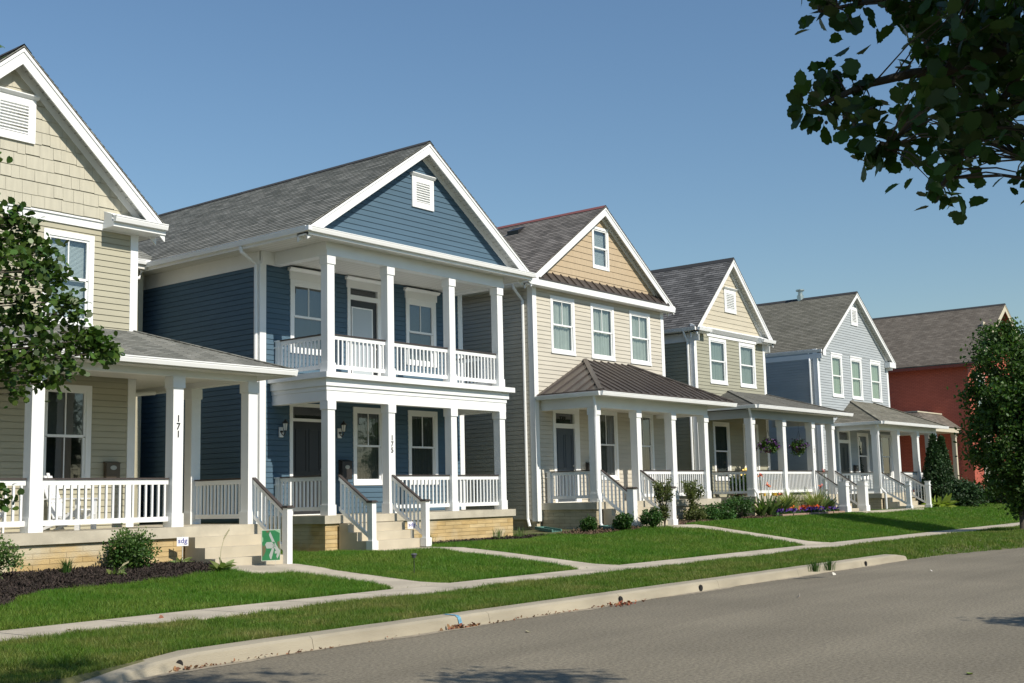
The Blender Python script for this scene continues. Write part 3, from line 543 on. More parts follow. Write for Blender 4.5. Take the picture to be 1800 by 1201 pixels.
# ---------------------------------------------------------------- cream house, number 171
def house_cream():
    R = thing('house', (8.4, 18.9, .4), 'cream clapboard house with shake gable and number 171 on its porch post', 'house', 'narrow two-storey clapboard houses in the row')
    SID = vinyl('cream_siding', (.41, .39, .295)); SHK = mat('cream_shake', (.465, .44, .345), .6, n=.06, ns=2, bump=.15, bs=30, stretch=(6, 6, 1))
    xl, xr, yw = 8.5, 14.08, 21.0
    ops = []; specs = [(12.02, 13.1, 5.1, 6.93, 'blind', BLIND), (9.45, 10.53, 5.1, 6.93, 'blind', BLIND), (12.05, 13.12, 1.95, 3.94, 'halfblind', BLINDD), (9.0, 10.07, 1.95, 3.94, 'halfblind', BLINDD)]
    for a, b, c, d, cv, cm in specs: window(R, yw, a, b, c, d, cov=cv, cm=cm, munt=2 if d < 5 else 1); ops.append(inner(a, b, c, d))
    body(R, xl, xr, yw, 33, 1.1, 7.1, SID, .122, ops, zg=.4, corner=.15)
    b = MB(); b.box(xl-.03, xr+.03, yw-.045, yw+.002, 7.08, 7.23); b.box(xl-.05, xr+.05, yw-.075, yw+.001, 7.231, 7.27); b.build('frieze_board', WHITE, R)
    xm, zm, zl, yf = 11.29, 10.27, 7.33, 20.6; xL, xR = 2*xm-14.48, 14.48
    g = MB(); siding(g, 'y', yw-.07, -1, xl, xr, 7.27, 10.1, .25, clip=clipper(xL, zl, xm, zm, xR, zl, .16), proud=.022, shake=True); g.build('gable_wall', SHK, R)
    RO = shingle('grey_shingle', (.14, .145, .13), (.27, .27, .245))
    gable_roof(R, xL, zl, xm, zm, xR, zl, yf-.02, 33.4, RO); rakes(R, xL, zl, xm, zm, xR, zl, yf, yw-.07, bh=.23)
    louver(R, yw-.085, 10.86, 11.73, 8.5, 9.36)
    eave_side(R, xr, xR, yw+.02, 33.3, zl-.02, 1); eave_side(R, xl, xL, yw+.02, 33.3, zl-.02, -1)
    for s, e, w in ((1, xR, xr), (-1, xL, xl)):                      # boxed cornice returns
        c = MB(); a, d = sorted((e-s*.0, w-s*.82)); c.box(a, d, yf-.03, yw-.001, zl-.22, zl-.12); c.box(a, d-.0, yf+.03, yw-.002, zl-.119, zl+.0)
        c.hexa([(a, yf-.02, zl+.001), (d, yf-.02, zl+.001), (d, yw-.002, zl+.001), (a, yw-.002, zl+.001)], [(a, yf+.0, zl+.02), (d, yf+.0, zl+.02), (d, yw-.003, zl+.16), (a, yw-.003, zl+.16)])
        c.build('cornice_return', WHITE, R); gutter(R, (a, yf-.031, zl-.01), (d, yf-.031, zl-.01))
    # rear wing eave seen past the right corner
    x2, z2 = XZ(285, 462, 26); w = MB(); w.box(xr, x2-.35, 26.3, 32.8, .5, z2-.1); w.build('rear_wing_wall', SID, R)
    w = MB(); roof_plane(w, (13.2, 26.0, z2), (x2, 26.0, z2), (13.2, 29, z2+1.9), (x2-1.5, 29, z2+1.9)); w.build('rear_wing_roof', RO, R); gutter(R, (13.6, 26.0, z2-.01), (x2, 26.0, z2-.01))
    w = MB(); w.box(13.6, x2-.1, 26.0, 26.3, z2-.24, z2-.13); w.build('soffit', SOFFIT, R); downspout(R, [(x2-.5, 26.15, z2-.25), (x2-.55, 26.2, z2-.45), (x2-.85, 26.2, z2-.55), (x2-.85, 26.2, .6)])
    # porch
    P = 19.0; zt, zb = 1.18, 4.01
    slab(R, 7.4, 15.72, 18.94, 25.0, zt, .40, th=.2, cm=CONC)
    for x in (7.9, 10.76, 13.6, 15.38): column(R, x, P, zt, zb, w=.23)
    for y in (20.85, 24.5): column(R, 15.38, y, zt, zb, w=.23)
    f = MB(); f.box(7.7, 15.6, P+.01, P+.2, zb, zb+.24); f.box(15.4, 15.6, P+.2, 24.8, zb, zb+.24); f.build('porch_beam', WHITE, R)
    c = MB(); c.box(7.5, 16.2, 18.64, 20.9, zb+.115, zb+.145); c.box(14.1, 16.2, 20.9, 24.95, zb+.115, zb+.145); c.build('porch_ceiling', SOFFIT, R)
    ze = 4.27; rf = MB(); roof_plane(rf, (6.9, 18.62, ze), (16.24, 18.62, ze), (6.9, 21, 5.11), (14.07, 21, 5.11), under=False); roof_plane(rf, (16.24, 18.62, ze), (16.24, 25, ze), (14.07, 21, 5.11), (14.07, 25, 5.11), under=False)
    rf.box(6.9, 16.22, 18.64, 21, ze-.06, ze-.01); rf.box(14.09, 16.22, 21.001, 25, ze-.06, ze-.01); o = rf.build('porch_roof', RO, R)
    h = MB(); h.beam((16.24, 18.62, ze+.012), (14.07, 21, 5.12), .2, .02); h.build('hip_cap', RO, o)
    gutter(R, (6.9, 18.62, ze), (16.25, 18.62, ze)); gutter(R, (16.24, 18.62, ze-.001), (16.24, 25, ze-.001))
    for a, b in ((8.13, 10.74), (10.99, 13.58)): railing(R, (a, P+.115, zt), (b, P+.115, zt), sp=.135)
    railing(R, (15.495, P+.23, zt), (15.495, 20.83, zt), sp=.115)
    steps(R, 13.86, 15.62, 18.94, zt, .40, 4, .30)
    newel(R, 15.52, 17.98, .41, 1.07, w=.13); railing(R, (15.52, P-.01, zt), (15.52, 18.05, .53), sp=.125)
    downspout(R, [(15.2, 21.9, 3.98), (14.5, 21.9, 3.9), (14.25, 21.9, 3.75), (14.2, 21.9, 1.3)])
    mailbox(R, 13.4, yw-.02, 2.14); x, z = XZ(312.5, 750, P); text('171', .175, (13.715, P-.006, z), BLACK, R, vertical=True)
house_cream()
# ---------------------------------------------------------------- blue house, number 175
def house_blue():
    R = thing('house', (18.3, 20.2, .5), 'deep blue clapboard house with a two-storey white porch and balcony, number 175', 'house', 'narrow two-storey clapboard houses in the row')
    SID = vinyl('blue_siding', (.080, .135, .185)); xl, xr, yw, P = 18.3, 25.6, 22.2, 20.28; ops = []
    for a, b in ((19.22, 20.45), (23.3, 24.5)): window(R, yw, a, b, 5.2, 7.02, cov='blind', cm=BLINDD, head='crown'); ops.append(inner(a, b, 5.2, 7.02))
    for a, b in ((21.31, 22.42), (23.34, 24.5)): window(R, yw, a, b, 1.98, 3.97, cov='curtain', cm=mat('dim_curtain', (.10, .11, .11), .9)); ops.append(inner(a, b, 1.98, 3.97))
    z = lambda x, y: XZ(x, y, yw)[1]
    ops.append(door(R, yw, 21.13, 22.42, 4.56, 7.05, z(640, 530), z(640, 522), z(640, 504), mat('black_door', (.025, .026, .028), .35), head='crown', wide_right=.1, glassin=(.1, .8, .05, .9)))
    ops.append(door(R, yw, 19.2, 20.42, 1.27, 3.98, z(540, 741.5), z(540, 736.5), z(540, 716), mat('black_door', (.025, .026, .028), .35)))
    body(R, xl, xr, yw, 36, 1.15, 7.35, SID, .127, ops, zg=.5, corner=.16)
    # gable wall above the balcony
    xm, zm, zl, yf, yg = 21.9, 10.62, 7.78, 19.95, 20.29; xL, xR = 17.79, 26.01
    g = MB(); siding(g, 'y', yg, -1, xL+.3, xR-.3, 7.72, 10.5, .137, clip=clipper(xL, zl, xm, zm, xR, zl, .16)); g.build('gable_wall', SID, R)
    RO = shingle('charcoal_shingle', (.13, .135, .12), (.27, .27, .245))
    gable_roof(R, xL, zl, xm, zm, xR, zl, yf-.02, 36.4, RO); rakes(R, xL, zl, xm, zm, xR, zl, yf, yg, bh=.23, sm=SOFFIT_SHADE)
    x0, z0 = XZ(722.5, 366, yg); x1, z1 = XZ(759.5, 314, yg); louver(R, yg-.01, x0, x1, 8.93, 9.74)
    s = MB(); s.box(xL+.02, xR-.02, yf-.02, yw+.02, 7.58, 7.60); s.box(xL+.02, xl+.01, yw+.021, 36.2, 7.58, 7.60); s.box(xr-.01, xR-.02, yw+.021, 36.2, 7.58, 7.60); s.build('soffit', SOFFIT, R)
    f = MB(); f.box(xL, xR, yf-.045, yf-.021, 7.56, 7.72); f.box(xL, xL+.02, yf, 36.2, 7.56, 7.72); f.box(xR-.02, xR, yf, 36.2, 7.56, 7.72); f.box(xL+.02, xR-.02, yf-.02, yg+.1, 7.70, 7.719); f.box(xL-.105, xL-.001, yf-.155, yf-.041, 7.635, 7.735); f.box(xR+.001, xR+.105, yf-.155, yf-.041, 7.635, 7.735)
    f.box(xl-.035, xl, yw, 36, 7.22, 7.579); f.box(xr, xr+.035, yw, 36, 7.22, 7.579); f.build('fascia', WHITE, R)
    gutter(R, (xL-.04, yf-.046, 7.75), (xR+.04, yf-.046, 7.75)); gutter(R, (xL, 36, 7.749), (xL, yf-.04, 7.749)); gutter(R, (xR, yf-.04, 7.749), (xR, 36, 7.749))
    b = MB(); b.box(18.66, 25.18, P-.02, P+.22, 7.27, 7.40); b.box(18.66, 25.18, P+.0, P+.22, 7.401, 7.579)
    for x in (18.66, 24.94): b.box(x, x+.24, P+.221, yw-.01, 7.27, 7.579)
    b.box(18.28, 18.659, yw-.1, yw-.036, 7.27, 7.578); b.build('upper_beam', WHITE, R)
    c = MB(); c.box(18.9, 24.94, P+.22, yw-.03, 7.36, 7.38); c.build('balcony_ceiling', SOFFIT, R)
    cols = (18.69, 20.66, 22.93, 24.9)
    for x in cols: column(R, x, P, 4.53, 7.27, w=.22, cap=.2, base=.23)
    # band between the floors
    b = MB(); b.box(18.5, 25.38, P-.17, yw-.001, 4.40, 4.529); b.box(18.6, 25.26, P-.05, yw-.001, 4.22, 4.399); b.box(18.64, 25.2, P-.015, yw-.001, 4.12, 4.219); b.box(18.66, 25.18, P, P+.24, 3.88, 4.119)
    for x in (18.66, 24.94): b.box(x, x+.24, P+.241, yw-.001, 3.88, 4.119)
    b.build('balcony_deck', WHITE, R)
    for x in cols: column(R, x, P, 1.27, 3.88, w=.22, cap=.2, base=.24)
    for a, b_ in zip(cols, cols[1:]): railing(R, (a+.225, P+.11, 4.53), (b_-.005, P+.11, 4.53), sp=.135)
    for x in (18.8, 25.01):
        railing(R, (x, P+.22, 4.53), (x, yw-.14, 4.53), sp=.13); newel(R, x, yw-.1, 4.53, .88, w=.13, cap=False)
        railing(R, (x, P+.22, 1.27), (x, yw-.14, 1.27), sp=.13); newel(R, x, yw-.1, 1.27, .88, w=.13, cap=False)
    for a, b_ in zip(cols[1:], cols[2:]): railing(R, (a+.225, P+.11, 1.27), (b_-.005, P+.11, 1.27), sp=.135)
    slab(R, 18.52, 25.4, 20.2, 22.2, 1.27, .5, th=.18)
    steps(R, 18.95, 20.8, 20.2, 1.27, .50, 4, .29)
    for x in (19.03, 20.78): newel(R, x, 19.22, .5, 1.04, w=.13, base=.2); railing(R, (x, P-.01, 1.27), (x, 19.28, .62), sp=.125)
    downspout(R, [(xL-.05, 22.25, 7.62), (xL-.02, 22.25, 7.5), (xl-.09, 22.25, 7.25), (xl-.08, 22.25, .6)])
    for px in ((489, 760), (592, 762)): x, zz = XZ(px[0], px[1], yw); lantern(R, x+.05, yw-.03, zz, 1.1)
    mailbox(R, 20.78, yw-.02, 2.12, w=.34, h=.5, d=.16, m=mat('dark_mailbox', (.03, .027, .025), .4)); x, zz = XZ(688, 781, P); text('175', .175, (20.77, P-.006, zz), BLACK, R, vertical=True)
    b = MB(); x, zz = XZ(537, 878, P); b.box(19.9, 20.02, yw-.0, yw+.01, 1.6, 1.75)
house_blue()
# ---------------------------------------------------------------- ivory house with metal porch roof
def house_ivory():
    R = thing('house', (27.9, 19.4, .62), 'ivory clapboard house with tan gable and brown standing-seam metal porch roof', 'house', 'narrow two-storey clapboard houses in the row')
    SID = vinyl('ivory_siding', (.545, .51, .43)); GS = mat('tan_shake', (.475, .37, .24), .55, n=.05, ns=3, bump=.12, bs=40, stretch=(5, 5, 1)); MET = mat('brown_metal_roof', (.085, .07, .06), .38, n=.08, ns=2, metal=.25, spec=.6)
    xl, xr, yw, P = 27.92, 35.3, 21.4, 19.5; ops = []
    for pa, pb in ((967, 1009.5), (1037.5, 1078.5), (1105.5, 1141.5)):
        a = XZ(pa, 570, yw)[0]; b = XZ(pb, 580, yw)[0]; window(R, yw, a, b, 5.88, 7.65, cov='curtain'); ops.append(inner(a, b, 5.88, 7.65))
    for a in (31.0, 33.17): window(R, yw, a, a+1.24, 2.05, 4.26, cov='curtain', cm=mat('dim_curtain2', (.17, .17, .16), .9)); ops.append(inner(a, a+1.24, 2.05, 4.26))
    z = lambda x, y: XZ(x, y, yw)[1]
    ops.append(door(R, yw, 28.77, 30.12, 1.39, 4.24, z(990, 753), z(990, 745), z(990, 727), mat('slate_door', (.06, .075, .09), .4), cas=.13, wide_right=.12))
    body(R, xl, xr, yw, 36, .93, 7.82, SID, .130, ops, zg=.6, corner=.17)
    xm, zl, zm, yf, yg = 31.56, 8.03, 10.86, 21.1, 21.36; xL, xR = 27.5, 35.62
    x0, z0 = XZ(1041, 470, yg); x1, z1 = XZ(1066, 403, yg); x1 += .05
    g = MB(); siding(g, 'y', yg, -1, xL+.3, xR-.3, 8.2, 10.8, .2, [inner(x0, x1, z0-.02, z1-.02, .09)], clip=clipper(xL, zl, xm, zm, xR, zl, .16)); g.build('gable_wall', GS, R)
    window(R, yg, x0, x1, z0-.02, z1-.02, cas=.09, munt=0, cov='blind', cm=BLIND, sill=False)
    RO = shingle('brown_grey_shingle', (.12, .11, .10), (.25, .23, .21))
    gable_roof(R, xL, zl, xm, zm, xR, zl, yf-.02, 36.4, RO, cap=mat('red_ridge', (.20, .07, .065), .8)); rakes(R, xL, zl, xm, zm, xR, zl, yf, yg, bh=.22)
    f = MB(); f.box(xL-.02, xR+.02, yf-.03, yf-.001, 7.80, 8.01); f.box(xL, xR, yf, yw, 7.80, 7.82); f.box(xL, xL+.02, yf+.001, 36.2, 7.82, 8.0); f.box(xR-.02, xR, yf+.001, 36.2, 7.82, 8.0); f.box(xL+.021, xl, yw+.001, 36.2, 7.80, 7.82); f.box(xr, xR-.021, yw+.001, 36.2, 7.80, 7.82); f.build('fascia', WHITE, R)
    p = MB(); A = ((xL+.35, yf-.04, 8.02), (xR-.35, yf-.04, 8.02), (xL+.7, yg, 8.34), (xR-.7, yg, 8.34)); roof_plane(p, *A, ex=9, step=.0005, under=False); seams(p, *A, sp=.42); p.box(xL+.35, xR-.35, yf-.05, yf-.041, 7.99, 8.03); p.build('pent_roof', MET, R)
    gutter(R, (xL, 36, 7.98), (xL, yf, 7.98)); gutter(R, (xR, yf, 7.98), (xR, 36, 7.98))
    rv = ray(908, 408); k = (zm-zl)/(xm-xL); tt = (zm-k*xm-1.6)/(rv.z-k*rv.x); q = CAM+rv*tt; v = MB(); w = lambda dx, dy, dz: (q.x+dx, q.y+dy, q.z+k*dx+dz)
    v.hexa([w(-.2, -.22, -.03), w(.2, -.22, -.03), w(.2, .22, -.03), w(-.2, .22, -.03)], [w(-.22, -.24, .16), w(.2, -.2, .06), w(.2, .2, .06), w(-.22, .24, .16)]); v.build('roof_vent', BLACK, R)
    zt, zb = 1.39, 4.10; slab(R, 28.1, 35.3, 19.42, 21.4, zt, .6, th=.2, bm=LIMESTONE)
    cols = (28.27, 30.46, 32.48, 34.53)
    for x in cols: column(R, x, P, zt, zb, w=.24)
    porch_frame(R, 28.22, 34.82, P+.02, yw, zb, zb+.32); c = MB(); c.box(28.05, 35.85, 19.15, P+.019, zb+.31, zb+.33); c.box(28.05, 28.219, P+.02, yw, zb+.31, zb+.33); c.box(34.821, 35.85, P+.02, yw, zb+.31, zb+.33); c.build('soffit', SOFFIT, R)
    hiproof(R, 28.0, 35.9, 19.1, yw-.02, 4.56, 30.53, 32.97, 5.8, MET, True); gutter(R, (27.98, 19.1, 4.52), (35.92, 19.1, 4.52)); gutter(R, (28.0, yw-.05, 4.519), (28.0, 19.1, 4.519)); gutter(R, (35.9, 19.1, 4.519), (35.9, yw-.05, 4.519))
    railing(R, (cols[0]+.12, P+.24, zt), (cols[0]+.12, yw-.18, zt), sp=.125); newel(R, cols[0]+.12, yw-.13, zt, .88, w=.12, cap=False)
    for a, b in zip(cols[1:], cols[2:]): railing(R, (a+.245, P+.12, zt), (b-.005, P+.12, zt))
    railing(R, (34.65, P+.24, zt), (34.65, yw-.1, zt))
    steps(R, 28.42, 30.6, 19.42, zt, .62, 4, .29)
    for x in (28.5, 30.58): newel(R, x, 18.48, .62, 1.12, w=.2, base=.22); railing(R, (x, P-.01, zt), (x, 18.58, .74), sp=.125)
    downspout(R, [(28.02, 19.35, 4.42), (28.05, 19.36, 4.3), (28.12, 19.38, 4.0), (28.14, 19.40, 3.8), (28.14, 19.40, 1.75), (28.12, 19.36, 1.6), (28.06, 19.28, 1.45), (28.06, 19.28, .8), (28.02, 19.15, .66)])
    downspout(R, [(27.46, 21.75, 7.9), (27.5, 21.75, 7.75), (27.84, 21.7, 7.4), (27.84, 21.7, .95), (27.8, 21.6, .72)])
    mailbox(R, 30.38, yw-.02, 2.3, w=.36, h=.3, m=mat('dark_mailbox', (.03, .027, .025), .4)); x, zz = XZ(990, 736.5, yw); text('179', .2, (x, yw+.015, zz), BLACK, R)
house_ivory()
# ---------------------------------------------------------------- sage house
def house_sage():
    R = thing('house', (37.5, 19.6, .65), 'sage grey clapboard house with cream gable, hanging flower baskets on its porch', 'house', 'narrow two-storey clapboard houses in the row')
    SID = vinyl('sage_siding', (.335, .33, .255)); GS = vinyl('buttercream_siding', (.53, .485, .38)); xl, xr, yw, P = 37.56, 43.08, 21.5, 19.7; ops = []
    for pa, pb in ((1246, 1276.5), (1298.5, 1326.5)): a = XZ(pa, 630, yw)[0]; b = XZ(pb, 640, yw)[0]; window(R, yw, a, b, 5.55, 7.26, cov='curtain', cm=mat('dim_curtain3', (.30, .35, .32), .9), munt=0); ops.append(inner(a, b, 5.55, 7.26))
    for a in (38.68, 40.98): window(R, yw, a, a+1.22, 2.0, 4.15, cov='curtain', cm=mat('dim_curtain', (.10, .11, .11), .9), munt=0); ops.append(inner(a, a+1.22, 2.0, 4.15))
    body(R, xl, xr, yw, 34, 1.0, 7.42, SID, .127, ops, zg=.65, corner=.16)
    xm, zm, zl, yf = 40.37, 10.42, 7.52, 21.22; xL, xR = 37.36, 43.38
    f = MB(); f.box(38.5, 42.4, yw-.045, yw, 7.29, 7.42); f.prism([(0, 0), (.06, 0), (.16, .12), (.16, .17), (0, .17)], (38.3, yw-.02, 7.421), (42.5, yw-.02, 7.421)); f.build('frieze_board', WHITE, R)
    g = MB(); siding(g, 'y', yw, -1, xL+.2, xR-.2, 7.55, 10.3, .185, clip=clipper(xL, zl, xm, zm, xR, zl, .15)); g.build('gable_wall', GS, R)
    RO = shingle('dark_shingle', (.085, .085, .085), (.19, .188, .185)); gable_roof(R, xL, zl, xm, zm, xR, zl, yf-.02, 34.4, RO); rakes(R, xL, zl, xm, zm, xR, zl, yf, yw, bh=.18)
    x0 = XZ(1272, 540, yw)[0]; x1 = XZ(1292, 540, yw)[0]; louver(R, yw-.01, x0, x1, 8.33, 9.22)
    eave_side(R, xl, xL, yf+.03, 34.2, zl, -1); eave_side(R, xr, xR, yf+.03, 34.2, zl, 1)
    for s, e, w in ((1, xR, xr), (-1, xL, xl)):
        c = MB(); a, d = sorted((e, w-s*.72)); c.box(a, d, yf+.0, yw-.046, zl-.19, zl-.02); c.hexa([(a, yf-.02, zl-.019), (d, yf-.02, zl-.019), (d, yw-.002, zl-.019), (a, yw-.002, zl-.019)], [(a, yf, zl), (d, yf, zl), (d, yw-.003, zl+.13), (a, yw-.003, zl+.13)]); c.build('cornice_return', WHITE, R); gutter(R, (a, yf-.021, zl-.03), (d, yf-.021, zl-.03))
    zt, zb = 1.41, 4.17; slab(R, 38.05, 45.75, 19.6, 21.9, zt, .65, th=.2, bm=LIMESTONE); cols = (38.21, 40.67, 43.16, 45.0)
    for x in cols: column(R, x, P, zt, zb, w=.25)
    b = MB(); b.box(38.15, 45.3, P+.02, P+.23, zb, 4.47); b.box(38.15, 38.36, P+.231, yw, zb, 4.47); b.box(45.09, 45.3, P+.231, 22.3, zb, 4.47); b.build('porch_beam', mat('grey_porch_beam', (.40, .43, .43), .5), R)
    c = MB(); c.box(38.36, 45.09, P+.23, yw-.03, zb+.2, zb+.22); c.box(37.95, 46.0, 19.3, P+.019, 4.45, 4.469); c.build('porch_ceiling', SOFFIT, R)
    hiproof(R, 37.92, 46.05, 19.3, yw-.02, 4.6, 40.04, 43.0, 5.35, shingle('porch_grey_shingle', (.12, .12, .108), (.17, .168, .15))); gutter(R, (37.9, 19.3, 4.6), (46.07, 19.3, 4.6)); gutter(R, (37.92, yw-.05, 4.599), (37.92, 19.3, 4.599)); gutter(R, (46.05, 19.3, 4.599), (46.05, yw, 4.599))
    railing(R, (38.33, P+.25, zt), (38.33, yw-.1, zt), sp=.14)
    for a, b in zip(cols[:2], cols[1:3]): railing(R, (a+.255, P+.12, zt), (b-.005, P+.12, zt), sp=.12)
    railing(R, (45.12, P+.25, zt), (45.12, 21.8, zt)); column(R, 45.0, 21.8, zt, zb, w=.2)
    steps(R, 43.2, 45.2, 19.6, zt, .66, 4, .29)
    for x in (43.3, 45.1): newel(R, x, 18.6, .66, 1.2, w=.3, cap=False, base=.3, m=mat('white_post_paint', (.78, .79, .78), .5)); railing(R, (x, P-.01, zt), (x, 18.75, .78))  # stair posts in a white slightly greyer than the other paint
    downspout(R, [(37.95, 19.6, 4.5), (38.0, 19.62, 4.38), (38.09, 19.64, 4.2), (38.09, 19.64, 1.7), (38.05, 19.5, 1.5), (38.0, 19.42, .8), (37.95, 19.3, .72)])
    downspout(R, [(xL-.06, 21.75, 7.4), (xL, 21.75, 7.25), (xl-.08, 21.7, 7.0), (xl-.08, 21.7, 1.0)])
    text('183', .12, (43.285, P-.006, XZ(1432, 790, P)[1]), mat('faded_number', (.30, .30, .29), .6), R, vertical=True)
house_sage()
# ---------------------------------------------------------------- pale blue house
def house_pale():
    R = thing('house', (48.2, 19.6, .65), 'pale blue-grey clapboard house with three narrow upper windows, next to the red brick house', 'house', 'narrow two-storey clapboard houses in the row')
    SID = vinyl('pale_blue_siding', (.385, .42, .435)); xl, xr, yw, P = 48.0, 55.95, 21.5, 19.7; ops = []
    for pa, pb in ((1461, 1480.5), (1495, 1514.5), (1529, 1547.5)): a = XZ(pa, 660, yw)[0]; b = XZ(pb, 664, yw)[0]; window(R, yw, a, b, 5.6, 7.5, cas=.12, cov='curtain', cm=mat('green_curtain', (.42, .50, .38), .9), munt=0, head='flat'); ops.append(inner(a, b, 5.6, 7.5, .12))
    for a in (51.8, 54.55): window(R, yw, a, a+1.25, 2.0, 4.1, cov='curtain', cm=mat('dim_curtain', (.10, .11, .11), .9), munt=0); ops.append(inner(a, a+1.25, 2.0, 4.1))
    ops.append(door(R, yw, 49.65, 51.0, 1.38, 4.2, 3.6, 3.74, 4.08, mat('dark_green_door', (.04, .05, .05), .4), cas=.16))
    body(R, xl, xr, yw, 36, 1.0, 7.6, SID, .115, ops, zg=.65, corner=.17)
    xm, zm, zl, yf = 52.15, 10.53, 7.58, 21.22; xL, xR = 48.05, 56.35
    g = MB(); siding(g, 'y', yw, -1, xl, xr, 7.6, 10.45, .115, clip=clipper(xL, zl, xm, zm, xR, zl, .15)); g.build('gable_wall', SID, R)
    RO = shingle('weathered_shingle', (.15, .145, .115), (.21, .20, .165)); gable_roof(R, xL, zl, xm, zm, xR, zl, yf-.02, 36.4, RO); rakes(R, xL, zl, xm, zm, xR, zl, yf, yw, bh=.17)
    louver(R, yw-.01, XZ(1494, 560, yw)[0], XZ(1505.5, 560, yw)[0], 9.0, 9.85, head=False)
    eave_side(R, xl, xL, yf+.03, 36.2, zl, -1, frieze=.2); eave_side(R, xr, xR, yf+.03, 36.2, zl, 1, frieze=.2)
    for s, e, w in ((1, xR, xr), (-1, xL, xl)): c = MB(); a, d = sorted((e, w-s*.35)); c.box(a, d, yf-.01, yw-.03, zl-.28, zl-.03); c.build('cornice_return', WHITE, R)
    v = MB(); v.lathe((52.15, 24.0, zm-.05), [(.16, -.1), (.16, .22), (.11, .25), (.11, .42), (.2, .44), (.2, .5), (0, .54)], 12); v.build('vent_pipe', mat('galvanised', (.45, .5, .47), .35, metal=.8), R)
    zt, zb = 1.38, 4.1; slab(R, 49.5, 57.3, 19.6, 21.6, zt, .65, th=.2, bm=LIMESTONE); cols = (49.62, 51.95, 54.35, 56.7)
    for x in cols: column(R, x, P, zt, zb, w=.25)
    porch_frame(R, 49.56, 57.0, P+.02, yw, zb, zb+.28); hiproof(R, 49.3, 57.3, 19.3, yw-.02, 4.42, 51.4, 53.9, 5.52, RO)
    c = MB(); c.box(49.4, 57.2, 19.3, P+.019, zb+.24, zb+.26); c.build('soffit', SOFFIT, R)
    gutter(R, (49.3, 19.3, 4.42), (57.3, 19.3, 4.42)); gutter(R, (49.3, yw-.05, 4.419), (49.3, 19.3, 4.419)); railing(R, (49.74, P+.25, zt), (49.74, yw-.1, zt), sp=.14)
    for a, b in zip(cols[1:3], cols[2:]): railing(R, (a+.255, P+.12, zt), (b-.005, P+.12, zt))
    railing(R, (56.8, P+.25, zt), (56.8, yw-.1, zt)); steps(R, 49.7, 52.1, 19.6, zt, .65, 4, .3)
    for x in (49.8, 52.1): newel(R, x, 18.55, .65, 1.18, w=.18, cap=False, base=.2); railing(R, (x, P-.01, zt), (x, 18.65, .77))
    downspout(R, [(49.3, 19.5, 4.3), (49.35, 19.52, 4.2), (49.5, 19.6, 4.0), (49.5, 19.6, 1.6), (49.46, 19.4, 1.4), (49.46, 19.4, .7)])
    downspout(R, [(xL-.06, 21.85, 7.45), (xL, 21.85, 7.3), (xl-.08, 21.8, 7.1), (xl-.08, 21.8, 1.0)])
    mailbox(R, 51.15, yw-.02, 2.35, w=.3, h=.3, m=mat('dark_mailbox', (.03, .027, .025), .4))
house_pale()
